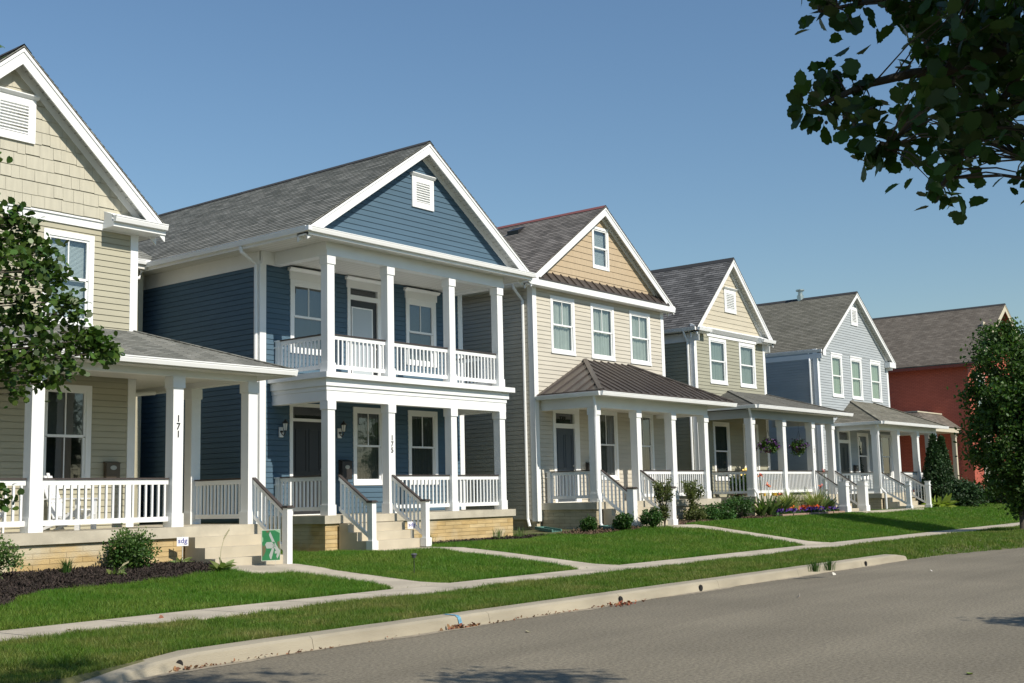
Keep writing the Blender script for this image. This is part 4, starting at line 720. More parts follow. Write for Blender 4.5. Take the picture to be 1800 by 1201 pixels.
# ---------------------------------------------------------------- red brick house
def house_red():
    R = thing('house', (63.1, 20, .65), 'red painted brick house with steep grey roof behind the street tree, farthest of the row', 'house')
    RB = brickmat('red_painted_brick', (.47, .125, .08), (.51, .14, .09), (.36, .088, .058), .22, .075, .012, rough=.7, bump=.6, nz=.06); ST = brickmat('rough_stone', (.30, .27, .21), (.36, .33, .26), (.2, .18, .14), .55, .24, .02, bump=1, nz=.2)
    xl, xr, yw, yb = 63.13, 73.2, 20.0, 32; ze = 8.2; xm, zm = 68.2, 11.55; yf = 19.3; b = MB(); TR = mat('buff_trim', (.55, .50, .38), .6)
    wx = [(64.3, 65.7, 5.1, 7.3), (66.1, 67.2, 8.6, 10.2), (70.3, 71.7, 5.1, 7.3), (64.6, 66, 1.9, 4.1)]
    b.box(xl, xr, yw, yb, 1.15, ze)
    sl = (zm-ze-.2)/(xm-xl); b.face([(xl, yw, ze), (xr, yw, ze), (xm, yw, zm-.2)]); b.face([(xl, yb, ze), (xm, yb, zm-.2), (xr, yb, ze)]); b.build('wall', RB, R)
    f = MB(); f.box(xl-.05, xr+.05, yw-.06, yb, .3, 1.05); f.build('foundation', ST, R); f = MB(); f.box(xl-.07, xr+.07, yw-.08, yb, 1.051, 1.16); f.build('water_table', TR, R)
    for a, c, d, e in wx:
        w = MB(); w.box(a, a+.12, yw-.06, yw-.001, d, e); w.box(c-.12, c, yw-.06, yw-.001, d, e); w.box(a-.05, c+.05, yw-.09, yw-.001, e, e+.22); w.box(a-.08, c+.08, yw-.12, yw-.001, d-.12, d); w.box(a+.12, c-.12, yw-.05, yw-.02, (d+e)/2-.03, (d+e)/2+.03); o = w.build('window', TR, R)
        p = MB(); p.face([(a+.12, yw-.015, d), (c-.12, yw-.015, d), (c-.12, yw-.015, e), (a+.12, yw-.015, e)]); p.build('pane', GLASS, o); p = MB(); p.face([(a+.12, yw-.008, d), (c-.12, yw-.008, d), (c-.12, yw-.008, e), (a+.12, yw-.008, e)]); p.build('blind', mat('dim_blind2', (.2, .24, .25), .8), o)
    RO = shingle('weathered_brown_shingle', (.14, .12, .098), (.20, .175, .145)); xL, xR = xl-.5, xr+.5; zl = ze-.25; gable_roof(R, xL, zl, xm, zm, xR, zl, yf, yb+.4, RO); rakes(R, xL, zl, xm, zm, xR, zl, yf+.02, yw, bh=.3, m=TR, sm=mat('brown_soffit', (.16, .09, .05), .7), wallstrip=0)
    s = MB(); s.box(xL+.02, xl, yf, yb, zl-.2, zl-.17); s.box(xL, xL+.02, yf, yb, zl-.2, zl-.06); s.build('soffit', mat('red_soffit', (.25, .06, .04), .7), R)
    # side porch with flat-topped roof
    rv = ray(1690, 753); X1 = xl-.02; y0 = rv.y/rv.x*X1; pz0 = 1.6+rv.z/rv.x*X1; p = MB(); X0, Y0, Y1 = 58.6, y0, y0+3.6; c = 1.0
    for A in (((X0, Y0, pz0), (X1, Y0, pz0), (X0+c, Y0+c, pz0+.75), (X1, Y0+c, pz0+.75)), ((X0, Y1, pz0), (X0, Y0, pz0), (X0+c, Y1, pz0+.75), (X0+c, Y0+c, pz0+.75))): roof_plane(p, *A, under=False)
    p.build('side_porch_roof', RO, R); t = MB(); t.box(X0+c-.05, X1, Y0+c-.05, Y1, pz0+.76, pz0+.82); t.box(X0+.05, X1, Y0+.05, Y1, pz0-.25, pz0-.02); t.build('side_porch_cornice', TR, R)
    for x, y in ((X0+.15, Y0+.2), (X1-.45, Y0+.2), (X0+.15, Y1-.5)): column(R, x, y, 1.2, pz0-.25, w=.2, m=TR)
    slab(R, X0, X1, Y0, Y1, 1.2, .6, bm=ST)
house_red()
# ==================================================================== plants
def foliage(name, c, trans=.3, isl=.35, rough=.5): return mat(name, c, rough, trans=trans, island=isl, n=.25, ns=.9, spec=.35)
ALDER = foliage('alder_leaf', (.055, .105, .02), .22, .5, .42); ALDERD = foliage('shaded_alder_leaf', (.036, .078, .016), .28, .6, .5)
PEAR = foliage('pear_leaf', (.05, .105, .02), .25, .5, .55)
BARK = mat('bark', (.10, .085, .065), .9, n=.3, ns=6, bump=.6, bs=25, stretch=(1, 1, .3))
TWIG = mat('twig', (.06, .048, .035), .8)
ROUND = [(0, -.12), (.03, 0), (.2, .14), (.27, .13), (.36, .34), (.44, .38), (.43, .55), (.48, .66), (.38, .8), (.33, .93), (.18, .96), (.05, .9), (-.12, .98), (-.26, .92), (-.33, .8), (-.45, .72), (-.42, .55), (-.46, .42), (-.35, .34), (-.3, .18), (-.2, .14), (-.03, 0)]
OVAL = [(0, 0), (.3, .35), (.25, .75), (0, 1), (-.25, .75), (-.3, .35)]
QUAD = [(0, 0), (.32, .5), (0, 1), (-.32, .5)]
BLADE = [(-.05, 0), (.05, 0), (.035, .5), (0, 1), (-.035, .5)]
def leaves(name, P, size, m, parent=None, tmpl=QUAD, dirs=None, up=.3, curl=.15, svar=.3, droop=0.0, org=None):
    """P: N leaf base points; dirs: preferred growth direction per leaf (or None)"""
    P = np.asarray(P, float); n = len(P)
    d = rng.normal(size=(n, 3)); d /= np.linalg.norm(d, axis=1)[:, None]
    if dirs is not None: d = d*.75+np.asarray(dirs)
    d[:, 2] += up-droop; d /= np.linalg.norm(d, axis=1)[:, None]
    r = rng.normal(size=(n, 3)); r[:, 2] += 1.2; w = np.cross(d, r); w /= np.linalg.norm(w, axis=1)[:, None]+1e-9; nn = np.cross(w, d)
    sz = size*(1+svar*rng.uniform(-1, 1, n)) if np.isscalar(size) else size*(1+svar*rng.uniform(-1, 1, n))
    T = np.array(tmpl); k = len(T)
    asp = rng.uniform(.72, 1.1, n)[:, None, None] if k > 10 else 1
    V = P[:, None, :]+sz[:, None, None]*(T[None, :, 0, None]*asp*w[:, None, :]+T[None, :, 1, None]*d[:, None, :]+(np.abs(T[None, :, 0, None])*curl*1.2-curl*.8*T[None, :, 1, None]**2)*nn[:, None, :])
    if parent is not None: V = V-np.array(parent.location)[None, None, :]
    me = bpy.data.meshes.new(name); me.vertices.add(n*k); me.vertices.foreach_set('co', V.reshape(-1).astype(np.float32))
    me.loops.add(n*k); me.loops.foreach_set('vertex_index', np.arange(n*k, dtype=np.int32)); me.polygons.add(n)
    me.polygons.foreach_set('loop_start', (np.arange(n)*k).astype(np.int32)); me.polygons.foreach_set('loop_total', np.full(n, k, np.int32)); me.materials.append(m); me.update(calc_edges=True); me.validate()
    o = bpy.data.objects.new(name, me); S.collection.objects.link(o)
    if parent is not None: o.parent = parent
    return o
def clumps(cs, per, r, rz=None):
    cs = np.asarray(cs); out = np.repeat(cs, per, axis=0); g = rng.normal(size=out.shape)*.55*r
    if rz: g[:, 2] *= rz/r
    return out+g
def ellipsoid(c, rad, n, shell=.6, fn=None):
    out = []
    while len(out) < n:
        v = rng.normal(size=3); v /= np.linalg.norm(v); t = rng.uniform(shell, 1)**.6 if rng.random() < .75 else rng.uniform(.15, 1)
        p = v*t
        if fn and not fn(p): continue
        out.append(np.array(c)+p*np.array(rad))
    return np.array(out)
# street tree at the far end of the row (dense, egg-shaped)
def pear_tree(loc, h, rx, label, n=230, per=95, group=None, size=.105, z0=1.45, m=PEAR):
    T = thing('tree', loc, label, 'tree', group); L = Vector(loc); mb = MB(); mb.tube([L+Vector((0, 0, -.1)), L+Vector((.03, .02, .9)), L+Vector((0, .05, 2)), L+Vector((.05, 0, h*.55)), L+Vector((0, 0, h*.9))], [.12, .095, .085, .06, .015], 10)
    mb.build('trunk', BARK, T, True); c = L+Vector((0, 0, z0+(h-z0)*.47)); prof = lambda p: (p[0]**2+p[1]**2)**.5 < (1.05-.55*max(p[2], 0)**1.3) 
    cs = ellipsoid(c, (rx, rx, (h-z0)/2), n, .62, prof); b = MB()
    for q in cs[::3]:
        q = Vector(q); t0 = max(z0*.9, min(h*.85, (q.z-L.z)-.5-.5*math.hypot(q.x-L.x, q.y-L.y))); b.tube([L+Vector((0, 0, t0)), (L+Vector((0, 0, t0))+q)/2+Vector((0, 0, .12)), q], [.03, .018, .006], 5, cap=False)
    b.build('branches', TWIG, T); cs = cs+(cs-np.array(c))*rng.uniform(-.12, .16, (len(cs), 1)); leaves('crown', np.concatenate([clumps(cs[i::3], int(per*k), .36*k2) for i, (k, k2) in enumerate(((1.2, .8), (.7, 1.15), (1.1, .7)))]), size, m, T, OVAL, up=.2); return T
TREE = pear_tree((40.6, 11.45, .12), 6.8, 1.5, 'dense egg-shaped street tree on the grass strip at the right edge', 300, 120, size=.115, z0=1.0)
def copy_tree(o, parent=None):
    c = o.copy(); S.collection.objects.link(c); c.parent = parent
    for ch in o.children: copy_tree(ch, c)
    return c
for i, (x, y, s, r) in enumerate(((22, -16, 1.25, 1), (31, -15, 1.4, 2), (41, -17, 1.3, 3), (52, -15, 1.5, 4), (64, -16, 1.35, 5), (80, -14, 1.5, 6), (12, -17, 1.3, 7), (100, -12, 1.6, 2.2))):
    c = copy_tree(TREE); c.location = (x, y, .05); c.scale = (s*1.5, s*1.5, s); c.rotation_euler[2] = r; c['group'] = 'trees across the street behind the camera'; c['label'] = 'dense leafy tree across the street, outside the photo'
for i, (x, y, s, r, lb) in enumerate(((86, 24, 1.35, 1, 'tall dark tree behind the red brick house at the far right'), (97, 18, 1.3, 2.5, 'dark background tree beyond the street tree at the right edge'), (70, 9.5, .8, 4, 'small dark tree beside the street at the far right edge'))):
    c = copy_tree(TREE); c.location = (x, y, .1); c.scale = (s*1.4, s*1.4, s); c.rotation_euler[2] = r; c['label'] = lb
# alder by the sidewalk on the left
def in_poly(x, y, P):
    c = False; j = len(P)-1
    for i in range(len(P)):
        if (P[i][1] > y) != (P[j][1] > y) and x < (P[j][0]-P[i][0])*(y-P[i][1])/(P[j][1]-P[i][1])+P[i][0]: c = not c
        j = i
    return c
def project(P):
    d = np.asarray(P)-np.array(CAM); z = d@np.array(_f); return 900+FPX*(d@np.array(R_))/z, 600.5-FPX*(d@np.array(U_))/z, z
def left_alder():
    L = Vector((4.5, 11.5, .12)); T = thing('tree', L, 'round-leaved street tree reaching in from the left edge over the cream porch', 'tree')
    mb = MB(); mb.tube([L+Vector((0, 0, -.1)), L+Vector((.05, 0, 1.2)), L+Vector((0, .05, 2.6)), L+Vector((.1, 0, 5)), L+Vector((.1, 0, 7))], [.13, .11, .1, .06, .02], 10); mb.build('trunk', BARK, T, True)
    poly = [(-400, 300), (-100, 250), (0, 335), (40, 345), (50, 390), (95, 430), (110, 470), (95, 500), (150, 530), (163, 570), (190, 600), (197, 630), (160, 628), (135, 640), (140, 690), (100, 690), (70, 665), (40, 700), (0, 712), (-60, 740), (-400, 760)]
    cs = []
    while len(cs) < 400:
        p = np.array([rng.uniform(3.0, 7.0), rng.uniform(9.9, 12.9), rng.uniform(2.5, 7.2)])
        if np.linalg.norm((p-np.array([4.6, 11.4, 4.6]))/np.array([2.5, 1.7, 2.6])) > 1: continue
        x, y, z = project(p)
        if x > -25 and not in_poly(x+14, y, poly): continue
        cs.append(p)
    cs += [np.array(atY(*q, 11.2)) for q in ((60, 420), (75, 440), (45, 400), (185, 612), (165, 600), (140, 580), (120, 530), (155, 620), (85, 600), (70, 650), (45, 560), (10, 640), (10, 560), (55, 480), (95, 490), (30, 380), (80, 470), (130, 545), (150, 590), (175, 615), (110, 610), (60, 560), (120, 650), (95, 675), (30, 690), (20, 600), (5, 500), (30, 520), (60, 630), (90, 560), (40, 460), (15, 430))]*2+[np.array(atY(*q, 11.2)) for q in ((-14, 92), (-8, 878), (-2, 884))]
    cs = np.array(cs)+rng.normal(size=(len(cs), 3))*.03; b = MB()
    for q in cs:
        q = Vector(q); r = math.hypot(q.x-L.x, q.y-L.y); t = max(1.9, min(6.4, q.z-L.z-.35*r)); s = L+Vector((0, 0, t)); mid = s*.4+q*.6+Vector((0, 0, .15)); b.tube([s, s*.7+mid*.3+Vector((0, 0, .06)), mid, q], [.02, .014, .008, .003], 5, cap=False)
    b.build('branches', TWIG, T); leaves('crown', clumps(cs, 33, .12), .067, ALDER, T, ROUND, up=0, curl=.18)
left_alder()
# big alder by the camera whose limb hangs into the top right corner
def right_alder():
    L = Vector((4.6, -2.2, .05)); T = thing('tree', L, 'overhanging round-leaved branches of a tree in the top right corner', 'tree')
    mb = MB(); mb.tube([L+Vector((0, 0, -.1)), L+Vector((.05, 0, 1.5)), L+Vector((0, .1, 3)), L+Vector((-.2, .3, 5.5)), L+Vector((-.3, .5, 8.6))], [.22, .18, .16, .1, .02], 12); mb.build('trunk', BARK, T, True)
    dense = [(1552, -60), (1570, 35), (1610, 62), (1622, 110), (1592, 135), (1606, 165), (1594, 205), (1640, 235), (1618, 262), (1632, 330), (1652, 362), (1690, 345), (1700, 300), (1740, 282), (1790, 325), (1840, 330), (2050, 330), (2050, -60)]
    p2 = [(1425, -20), (1442, 45), (1490, 60), (1512, 42), (1500, 5), (1535, -20)]; p3 = [(1404, 205), (1418, 160), (1450, 105), (1478, 95), (1500, 130), (1520, 165), (1560, 195), (1570, 215), (1500, 212), (1450, 215)]
    p4 = [(1520, 262), (1560, 240), (1605, 232), (1592, 285), (1545, 302)]
    P = []; per = []
    def fill(poly, n, d0, d1):
        xs = [q[0] for q in poly]; ys = [q[1] for q in poly]; k = 0
        while k < n:
            x, y = rng.uniform(min(xs), max(xs)), rng.uniform(min(ys), max(ys))
            if in_poly(x, y, poly): P.append(np.array(at(x, y, rng.uniform(d0, d1)))); k += 1
    fill(dense, 440, 5.3, 7.2); fill(p2, 11, 5.8, 6.1); fill(p3, 20, 5.7, 6.1); fill(p4, 9, 5.8, 6.0)
    for q in ((1620, 40), (1700, 60), (1650, 170), (1700, 230), (1660, 300), (1760, 150), (1740, 30)): P.append(np.array(at(*q, 6)))
    A = np.array(P); limbs = [[L+Vector((-.1, .2, 4.6)), at(2150, -150, 5.6), at(1850, 40, 5.9), at(1700, 120, 6), at(1600, 130, 6), at(1520, 150, 5.9), at(1440, 185, 5.9)], [at(1850, 40, 5.9), at(1760, 180, 6), at(1700, 250, 6), at(1655, 330, 6)], [at(2150, -150, 5.6), at(1800, -60, 6), at(1600, -10, 6), at(1440, 20, 5.9)], [at(1700, 120, 6), at(1620, 200, 6), at(1560, 260, 5.9)], [at(2150, -150, 5.6), at(1950, 150, 6), at(1800, 280, 6.2)]]
    b = MB(); pts = []
    for k, l in enumerate(limbs):
        r0 = .05 if k == 0 else .02; n = len(l); b.tube(l, [r0*(1-i/n)+.004 for i in range(n)], 7, cap=False)
        for i in range(n-1): pts += [lerp(l[i], l[i+1], t) for t in np.linspace(0, 1, 6)]
    pa = np.array([tuple(p) for p in pts])
    for q in A:
        s = pa[np.argmin(((pa-q)**2).sum(1)+((pa[:, 2]-q[2])**2)*.3)]; s, q2 = Vector(s), Vector(q); b.tube([s, (s+q2)/2+Vector((0, 0, .03)), q2], [.006, .004, .002], 4, cap=False)
    for q in rng.choice(np.nonzero(project(A)[1] < 260)[0], 26):                                     # small cones hanging on the twigs
        for _ in range(3): o = Vector(A[q])+Vector(rng.normal(size=3)*.03)-Vector((0, 0, .03)); b.lathe(o, [(0, -.012), (.008, -.006), (.009, .003), (0, .011)], 6)
    # upper crown, above the view
    cs = []
    while len(cs) < 300:
        p = np.array([4.2, -.7, 7.2])+rng.uniform(-1, 1, 3)*np.array([3.2, 3.0, 2.6])
        if np.linalg.norm((p-np.array([4.2, -.7, 7.2]))/np.array([3.2, 3.0, 2.6])) > 1: continue
        s_ = .866*p[0]+.5*p[1]+.627*p[2]; yy = p[1]+1.163*p[2]
        if s_ > (11.5 if yy > 9.3 else 10.75): continue
        x, y, z = project(p)
        if z > 0 and -200 < x < 2000 and y > -150: continue
        cs.append(p)
    cs = np.array(cs+[np.array([5.4, -.2, 5.6])+rng.normal(size=3)*np.array([.5, .5, .45]) for _ in range(60)]+[np.array([8.4, -.7, 6.5])+rng.normal(size=3)*np.array([.35, .2, .2]) for _ in range(12)]+[np.array([6.75, .95, 7.0])+rng.normal(size=3)*np.array([.35, .2, .2]) for _ in range(12)]); xx, yy, zz = project(cs); cs = cs[~((zz > 0) & (xx > -200) & (xx < 2000) & (yy > -150))]
    for q in cs[::2]:
        q = Vector(q); t = max(3, min(7.8, q.z-.4-.4*math.hypot(q.x-L.x, q.y-L.y))); s = L+Vector((-.2, .3, t)); b.tube([s, (s+q)/2+Vector((0, 0, .2)), q], [.03, .015, .004], 5, cap=False)
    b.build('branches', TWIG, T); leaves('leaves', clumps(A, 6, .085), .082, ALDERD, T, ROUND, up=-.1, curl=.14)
    leaves('crown', clumps(cs, 42, .3), .09, ALDER, T, ROUND, up=0)
right_alder()
pear_tree((15.0, -.6, .05), 4.0, .6, 'unseen slim tree added on the near verge to cast a road shadow', 60, 90, z0=2.9)  # out of view, added only to throw a shadow on the road
# ---------------------------------------------------------------- grass
def grass(name, x0, x1, y0, y1, dens, h, w, m, keep, hz=gz):
    n = int((x1-x0)*(y1-y0)*dens); x = rng.uniform(x0, x1, n); y = rng.uniform(y0, y1, n); k = keep(x, y); x, y = x[k], y[k]; n = len(x); z = hz(x, y)-.004
    a = rng.uniform(0, 2*math.pi, n); hh = h*rng.uniform(.5, 1.25, n)*(1+.35*np.sin(x*1.3+2*np.sin(y*.9))*np.sin(y*1.7)); le = rng.normal(0, .45, (n, 2))*hh[:, None]; ww = w*rng.uniform(.7, 1.3, n)/2
    c = np.stack([x, y, z], -1); d = np.stack([np.cos(a)*ww, np.sin(a)*ww, 0*a], -1); t = np.stack([x+le[:, 0], y+le[:, 1], z+hh], -1)
    return np.stack([c-d, c+d, t], 1)
def tri_obj(name, V, m, label):
    n = len(V); me = bpy.data.meshes.new(name); me.vertices.add(n*3); me.vertices.foreach_set('co', V.reshape(-1).astype(np.float32)); me.loops.add(n*3); me.loops.foreach_set('vertex_index', np.arange(n*3, dtype=np.int32)); me.polygons.add(n)
    me.polygons.foreach_set('loop_start', (np.arange(n)*3).astype(np.int32)); me.polygons.foreach_set('loop_total', np.full(n, 3, np.int32)); me.materials.append(m); me.update(calc_edges=True)
    o = bpy.data.objects.new(name, me); S.collection.objects.link(o); return tag(o, label, 'grass', kind='stuff')
GRASS = mat('grass_blade', (.09, .165, .02), .55, n=1, ns=1.3, col2=(.25, .225, .075), island=.5, trans=.35, spec=.3, ramp=(.42, .78))
GRASS2 = mat('lawn_blade', (.075, .18, .016), .55, n=1, ns=.9, col2=(.17, .225, .04), island=.5, trans=.35, spec=.3, ramp=(.38, .75))
MX = [6.5, 8.2, 9.2, 9.8, 11, 12.4, 13.6, 14.2]; MY = [15.0, 15.45, 16.4, 17.0, 16.95, 17.2, 17.5, 17.9]
def bed(x, y):
    a = (x < 14.2) & (y > np.interp(x, MX, MY)+.05*np.sin(x*7)); b = (x > 20.9) & (x < 26.2) & (y > 19.45+.1*np.sin(x*3)+.25*np.clip(x-25.2, 0, 1))
    c = (x > 26.4) & (x < 31.6) & (y > 18.35+.15*np.sin(x*2)-.35*((x > 27.6) & (x < 28.3))); d = (x > 31.6) & (x < 37.9) & (y > 18.6+.2*np.sin(x*1.7)); e = (x >= 37.6) & (x < 43.0) & (y > 18.65)
    return a | b | c | d | e
def onwalk(x, y, pad=.03):
    r = np.zeros(len(x), bool)
    for w in WALKS:
        for (ya, a0, a1), (yb, b0, b1) in zip(w, w[1:]): t = (y-ya)/(yb-ya); r |= (t >= 0) & (t < 1) & (x > a0+(b0-a0)*t+pad) & (x < a1+(b1-a1)*t-pad)
    return r | ((x > 43.1) & (x < 49.4) & (y > 17.8) & (y < 18.6))
FP = [(7.4, 15.8, 18.9, 40), (13.8, 15.7, 18.0, 19), (18.2, 25.7, 20.2, 40), (18.9, 20.9, 19.3, 20.3), (27.8, 35.5, 19.4, 40), (28.3, 30.8, 18.5, 19.5), (37.4, 45.9, 19.6, 40), (43, 45.4, 18.6, 19.7), (48.1, 57.4, 19.6, 40), (49.6, 52.3, 18.6, 19.7), (57.9, 80, 19.9, 40)]
def onhouse(x, y):
    r = np.zeros(len(x), bool)
    for a, b, c, d in FP: r |= (x > a) & (x < b) & (y > c) & (y < d)
    return r
kl = lambda x, y: ~(bed(x, y) | onwalk(x, y) | onhouse(x, y)); ks = lambda x, y: np.where(x < 26.5, y > edgeY(x)+np.interp(x, [5.4, 7.4], [.13, .33]), y > edgeY(x)+.04*np.sin(x*9)+.02)
def clumpgrass(x0, x1, y0, y1, n, per, h, w, keep, r=.07):
    cx = rng.uniform(x0, x1, n); cy = rng.uniform(y0, y1, n); x = np.repeat(cx, per)+rng.normal(0, r, n*per); y = np.repeat(cy, per)+rng.normal(0, r, n*per); k = keep(x, y); x, y = x[k], y[k]; m = len(x); z = gz(x, y)-.004
    a = rng.uniform(0, 6.28, m); hh = h*rng.uniform(.5, 1.2, m); le = rng.normal(0, .6, (m, 2))*hh[:, None]; ww = w*.5; c = np.stack([x, y, z], -1); d = np.stack([np.cos(a)*ww, np.sin(a)*ww, 0*a], -1); t = np.stack([x+le[:, 0], y+le[:, 1], z+hh], -1); return np.stack([c-d, c+d, t], 1)
V1 = [clumpgrass(5, 30, 10.3, 12.8, 330, 60, .10, .011, ks), clumpgrass(5, 26, 10.36, 10.45, 120, 25, .09, .011, ks, .04), clumpgrass(5, 26, 12.74, 12.84, 130, 25, .09, .011, ks, .04), grass('g', 4.5, 16, 9.72, 12.87, 5200, .062, .009, 0, ks), grass('g', 16, 27, 10.0, 12.87, 2600, .07, .012, 0, ks), grass('g', 27, 60, 8.0, 12.87, 900, .08, .02, 0, ks)]
tri_obj('grass', np.concatenate(V1), GRASS, 'mown grass strip between the kerb and the sidewalk')
V2 = [clumpgrass(6, 38, 14.2, 18.5, 480, 60, .10, .012, kl), clumpgrass(6, 30, 14.1, 14.16, 160, 25, .09, .012, kl, .04), grass('g', 6, 17, 14.04, 19, 4200, .065, .009, 0, kl), grass('g', 16, 28, 14.04, 21, 2300, .07, .012, 0, kl), grass('g', 28, 48, 14.04, 20, 1100, .075, .017, 0, kl), grass('g', 48, 75, 14.04, 22, 450, .09, .03, 0, kl), grass('g', 15.8, 18.2, 18.5, 24, 900, .07, .014, 0, kl), grass('g', 25.8, 27.8, 20, 24, 900, .07, .014, 0, kl)]
tri_obj('grass', np.concatenate(V2), GRASS2, 'green front lawns between the sidewalk and the houses')
# mulch: heaps of small chips on a slightly raised bed
def mulch(name, x0, x1, y0, y1, mask, m, label, dens=1500, s=.045, rise=.05):
    xs = np.linspace(x0, x1, 60); ys = np.linspace(y0, y1, 30); X, Y = np.meshgrid(xs, ys); n = int((x1-x0)*(y1-y0)*dens); x = rng.uniform(x0, x1, n); y = rng.uniform(y0, y1, n); k = mask(x, y) & ~onhouse(x, y) & ~onwalk(x, y, -.02); x, y = x[k], y[k]
    z = gz(x, y)+rise*rng.uniform(0, 1, len(x))+.012*np.sin(x*9)*np.sin(y*8); P = np.stack([x, y, z], -1); o = leaves(name, P, s, m, None, [(-.16, 0), (.16, 0), (.14, 1), (-.14, 1)], up=0, curl=.3); 
    o.data.update(); return tag(o, label, 'mulch', kind='stuff')
DM = mat('dark_mulch_chip', (.032, .023, .018), .95, island=.5); BM_ = mat('brown_mulch_chip', (.13, .085, .055), .95, island=.5)
mulch('mulch', 6, 14.6, 15, 19, lambda x, y: bed(x, y) & (x < 14.3), DM, 'dark mulch bed along the cream house porch', 3400, .05)
mulch('mulch', 20.8, 26.3, 19.2, 20.3, lambda x, y: bed(x, y) & (x < 26.2) & (x > 20), DM, 'dark mulch strip below the blue house porch', 2200, .05)
mulch('mulch', 26.3, 38, 17.8, 19.6, lambda x, y: bed(x, y) & (x > 26.3) & (x < 38), BM_, 'brown mulch bed by the ivory house steps', 1500, .07)
mulch('mulch', 37.6, 43.1, 18.6, 19.7, lambda x, y: bed(x, y) & (x > 37.5) & (x < 43), DM, 'soil of the flower bed before the sage porch', 900, .07)
# ---------------------------------------------------------------- shrubs
def shrub(loc, r, h, label, n=40, per=70, size=.05, m=None, cat='bush', group=None, tmpl=OVAL, up=.5, cr=None, name='bush'):
    T = thing(name, loc, label, cat, group); L = Vector(loc); cs = ellipsoid(L+Vector((0, 0, h*.52)), (r, r, h*.5), n, .55); b = MB()
    for q in cs[::2]: q = Vector(q); b.tube([L+Vector((0, 0, -.03)), (L+q)/2+Vector((0, 0, .05)), q], [.012, .008, .003], 4, cap=False)
    b.build('stems', TWIG, T); leaves('foliage', clumps(cs, per, cr or r*.3), size, m or SHR, T, tmpl, up=up); return T
SHR = foliage('shrub_leaf', (.05, .11, .022), .25, .4); SHR2 = foliage('light_shrub_leaf', (.11, .18, .055), .3, .4); DKG = foliage('dark_evergreen', (.026, .062, .018), .1, .4, .6); BOX = foliage('boxwood_leaf', (.04, .10, .02), .2, .45); DRY = foliage('thin_shrub_leaf', (.10, .125, .04), .3, .4)
def gpt(px, py, z): v = atZ(px, py, z); return (v.x, v.y, z)
T = shrub((12.3, 18.35, .49), .38, .56, 'leafy round bush before the cream porch wall', 60, 90, .05, SHR, cr=.13); L = T.location
leaves('new_shoots', clumps(ellipsoid(L+Vector((0, 0, .53)), (.34, .32, .12), 26, .3), 26, .06, .12), .045, SHR2, T, OVAL, up=1)['kind'] = 'stuff'
shrub((9.75, 18.3, .48), .4, .6, 'pale green bush cut by the left edge', 44, 90, .05, SHR2, cr=.13)
def tuft(loc, n, h, m, label, cat='plant', spread=.12, lean=.5, w=.9, name='grass_tuft', group=None):
    T = thing(name, loc, label, cat, group); mb = MB(); L = Vector(loc)
    for i in range(n):
        a = rng.uniform(0, 6.28); r = rng.uniform(0, spread); hh = h*rng.uniform(.6, 1.1); ln = lean*rng.uniform(.2, 1)*h; c, s = math.cos(a), math.sin(a); ww = .006*w
        p = [L+Vector((c*r, s*r, -.02)), L+Vector((c*(r+ln*.35), s*(r+ln*.35), hh*.6)), L+Vector((c*(r+ln), s*(r+ln), hh*rng.uniform(.8, 1)))]; t = Vector((-s, c, 0))*ww
        mb.face([p[0]-t, p[0]+t, p[1]+t, p[1]-t]); mb.face([p[1]-t, p[1]+t, p[2]])
    mb.build('blades', m, T); return T
tuft((11.05, 18.3, .49), 90, .3, SHR, 'dark spiky grass tuft in the mulch by the cream porch')
HOST = foliage('hosta_leaf', (.20, .27, .09), .3, .2)
def hosta(loc, label, n=16, s=.2, stalk=0, m=None):
    T = thing('hosta', loc, label, 'plant', None); L = Vector(loc); P = []; D = []
    for i in range(n): a = rng.uniform(0, 6.28); e = rng.uniform(.3, 1.1); P.append(L+Vector((math.cos(a)*.02, math.sin(a)*.02, .01))); D.append((math.cos(a)*2.2, math.sin(a)*2.2, e*2.2))
    leaves('foliage', np.array([tuple(p) for p in P]), s, m or HOST, T, [(0, 0), (.16, .3), (.17, .55), (.08, .85), (0, 1), (-.08, .85), (-.17, .55), (-.16, .3)], np.array(D), up=0, curl=.5)
    if stalk:
        b = MB(); b.tube([L, L+Vector((.03, 0, stalk*.5)), L+Vector((.10, -.02, stalk*.85)), L+Vector((.2, -.03, stalk))], [.006, .005, .004, .003], 5)
        for i in range(7): q = L+Vector((.08+.018*i, -.02, stalk*(.78+.032*i))); b.lathe(q-Vector((0, 0, .03)), [(0, 0), (.012, .01), (.008, .03), (0, .035)], 5)
        b.build('flower_stalk', mat('dry_stalk', (.35, .33, .2), .8), T)
hosta((11.65, 17.75, .43), 'small hosta at the front edge of the dark mulch', stalk=.25); hosta((13.45, 18.5, .50), 'hosta at the foot of the white sdg sign'); hosta((13.5, 17.45, .41), 'hosta with a tall dry flower stalk beside the cream house steps', 20, .24, .75)
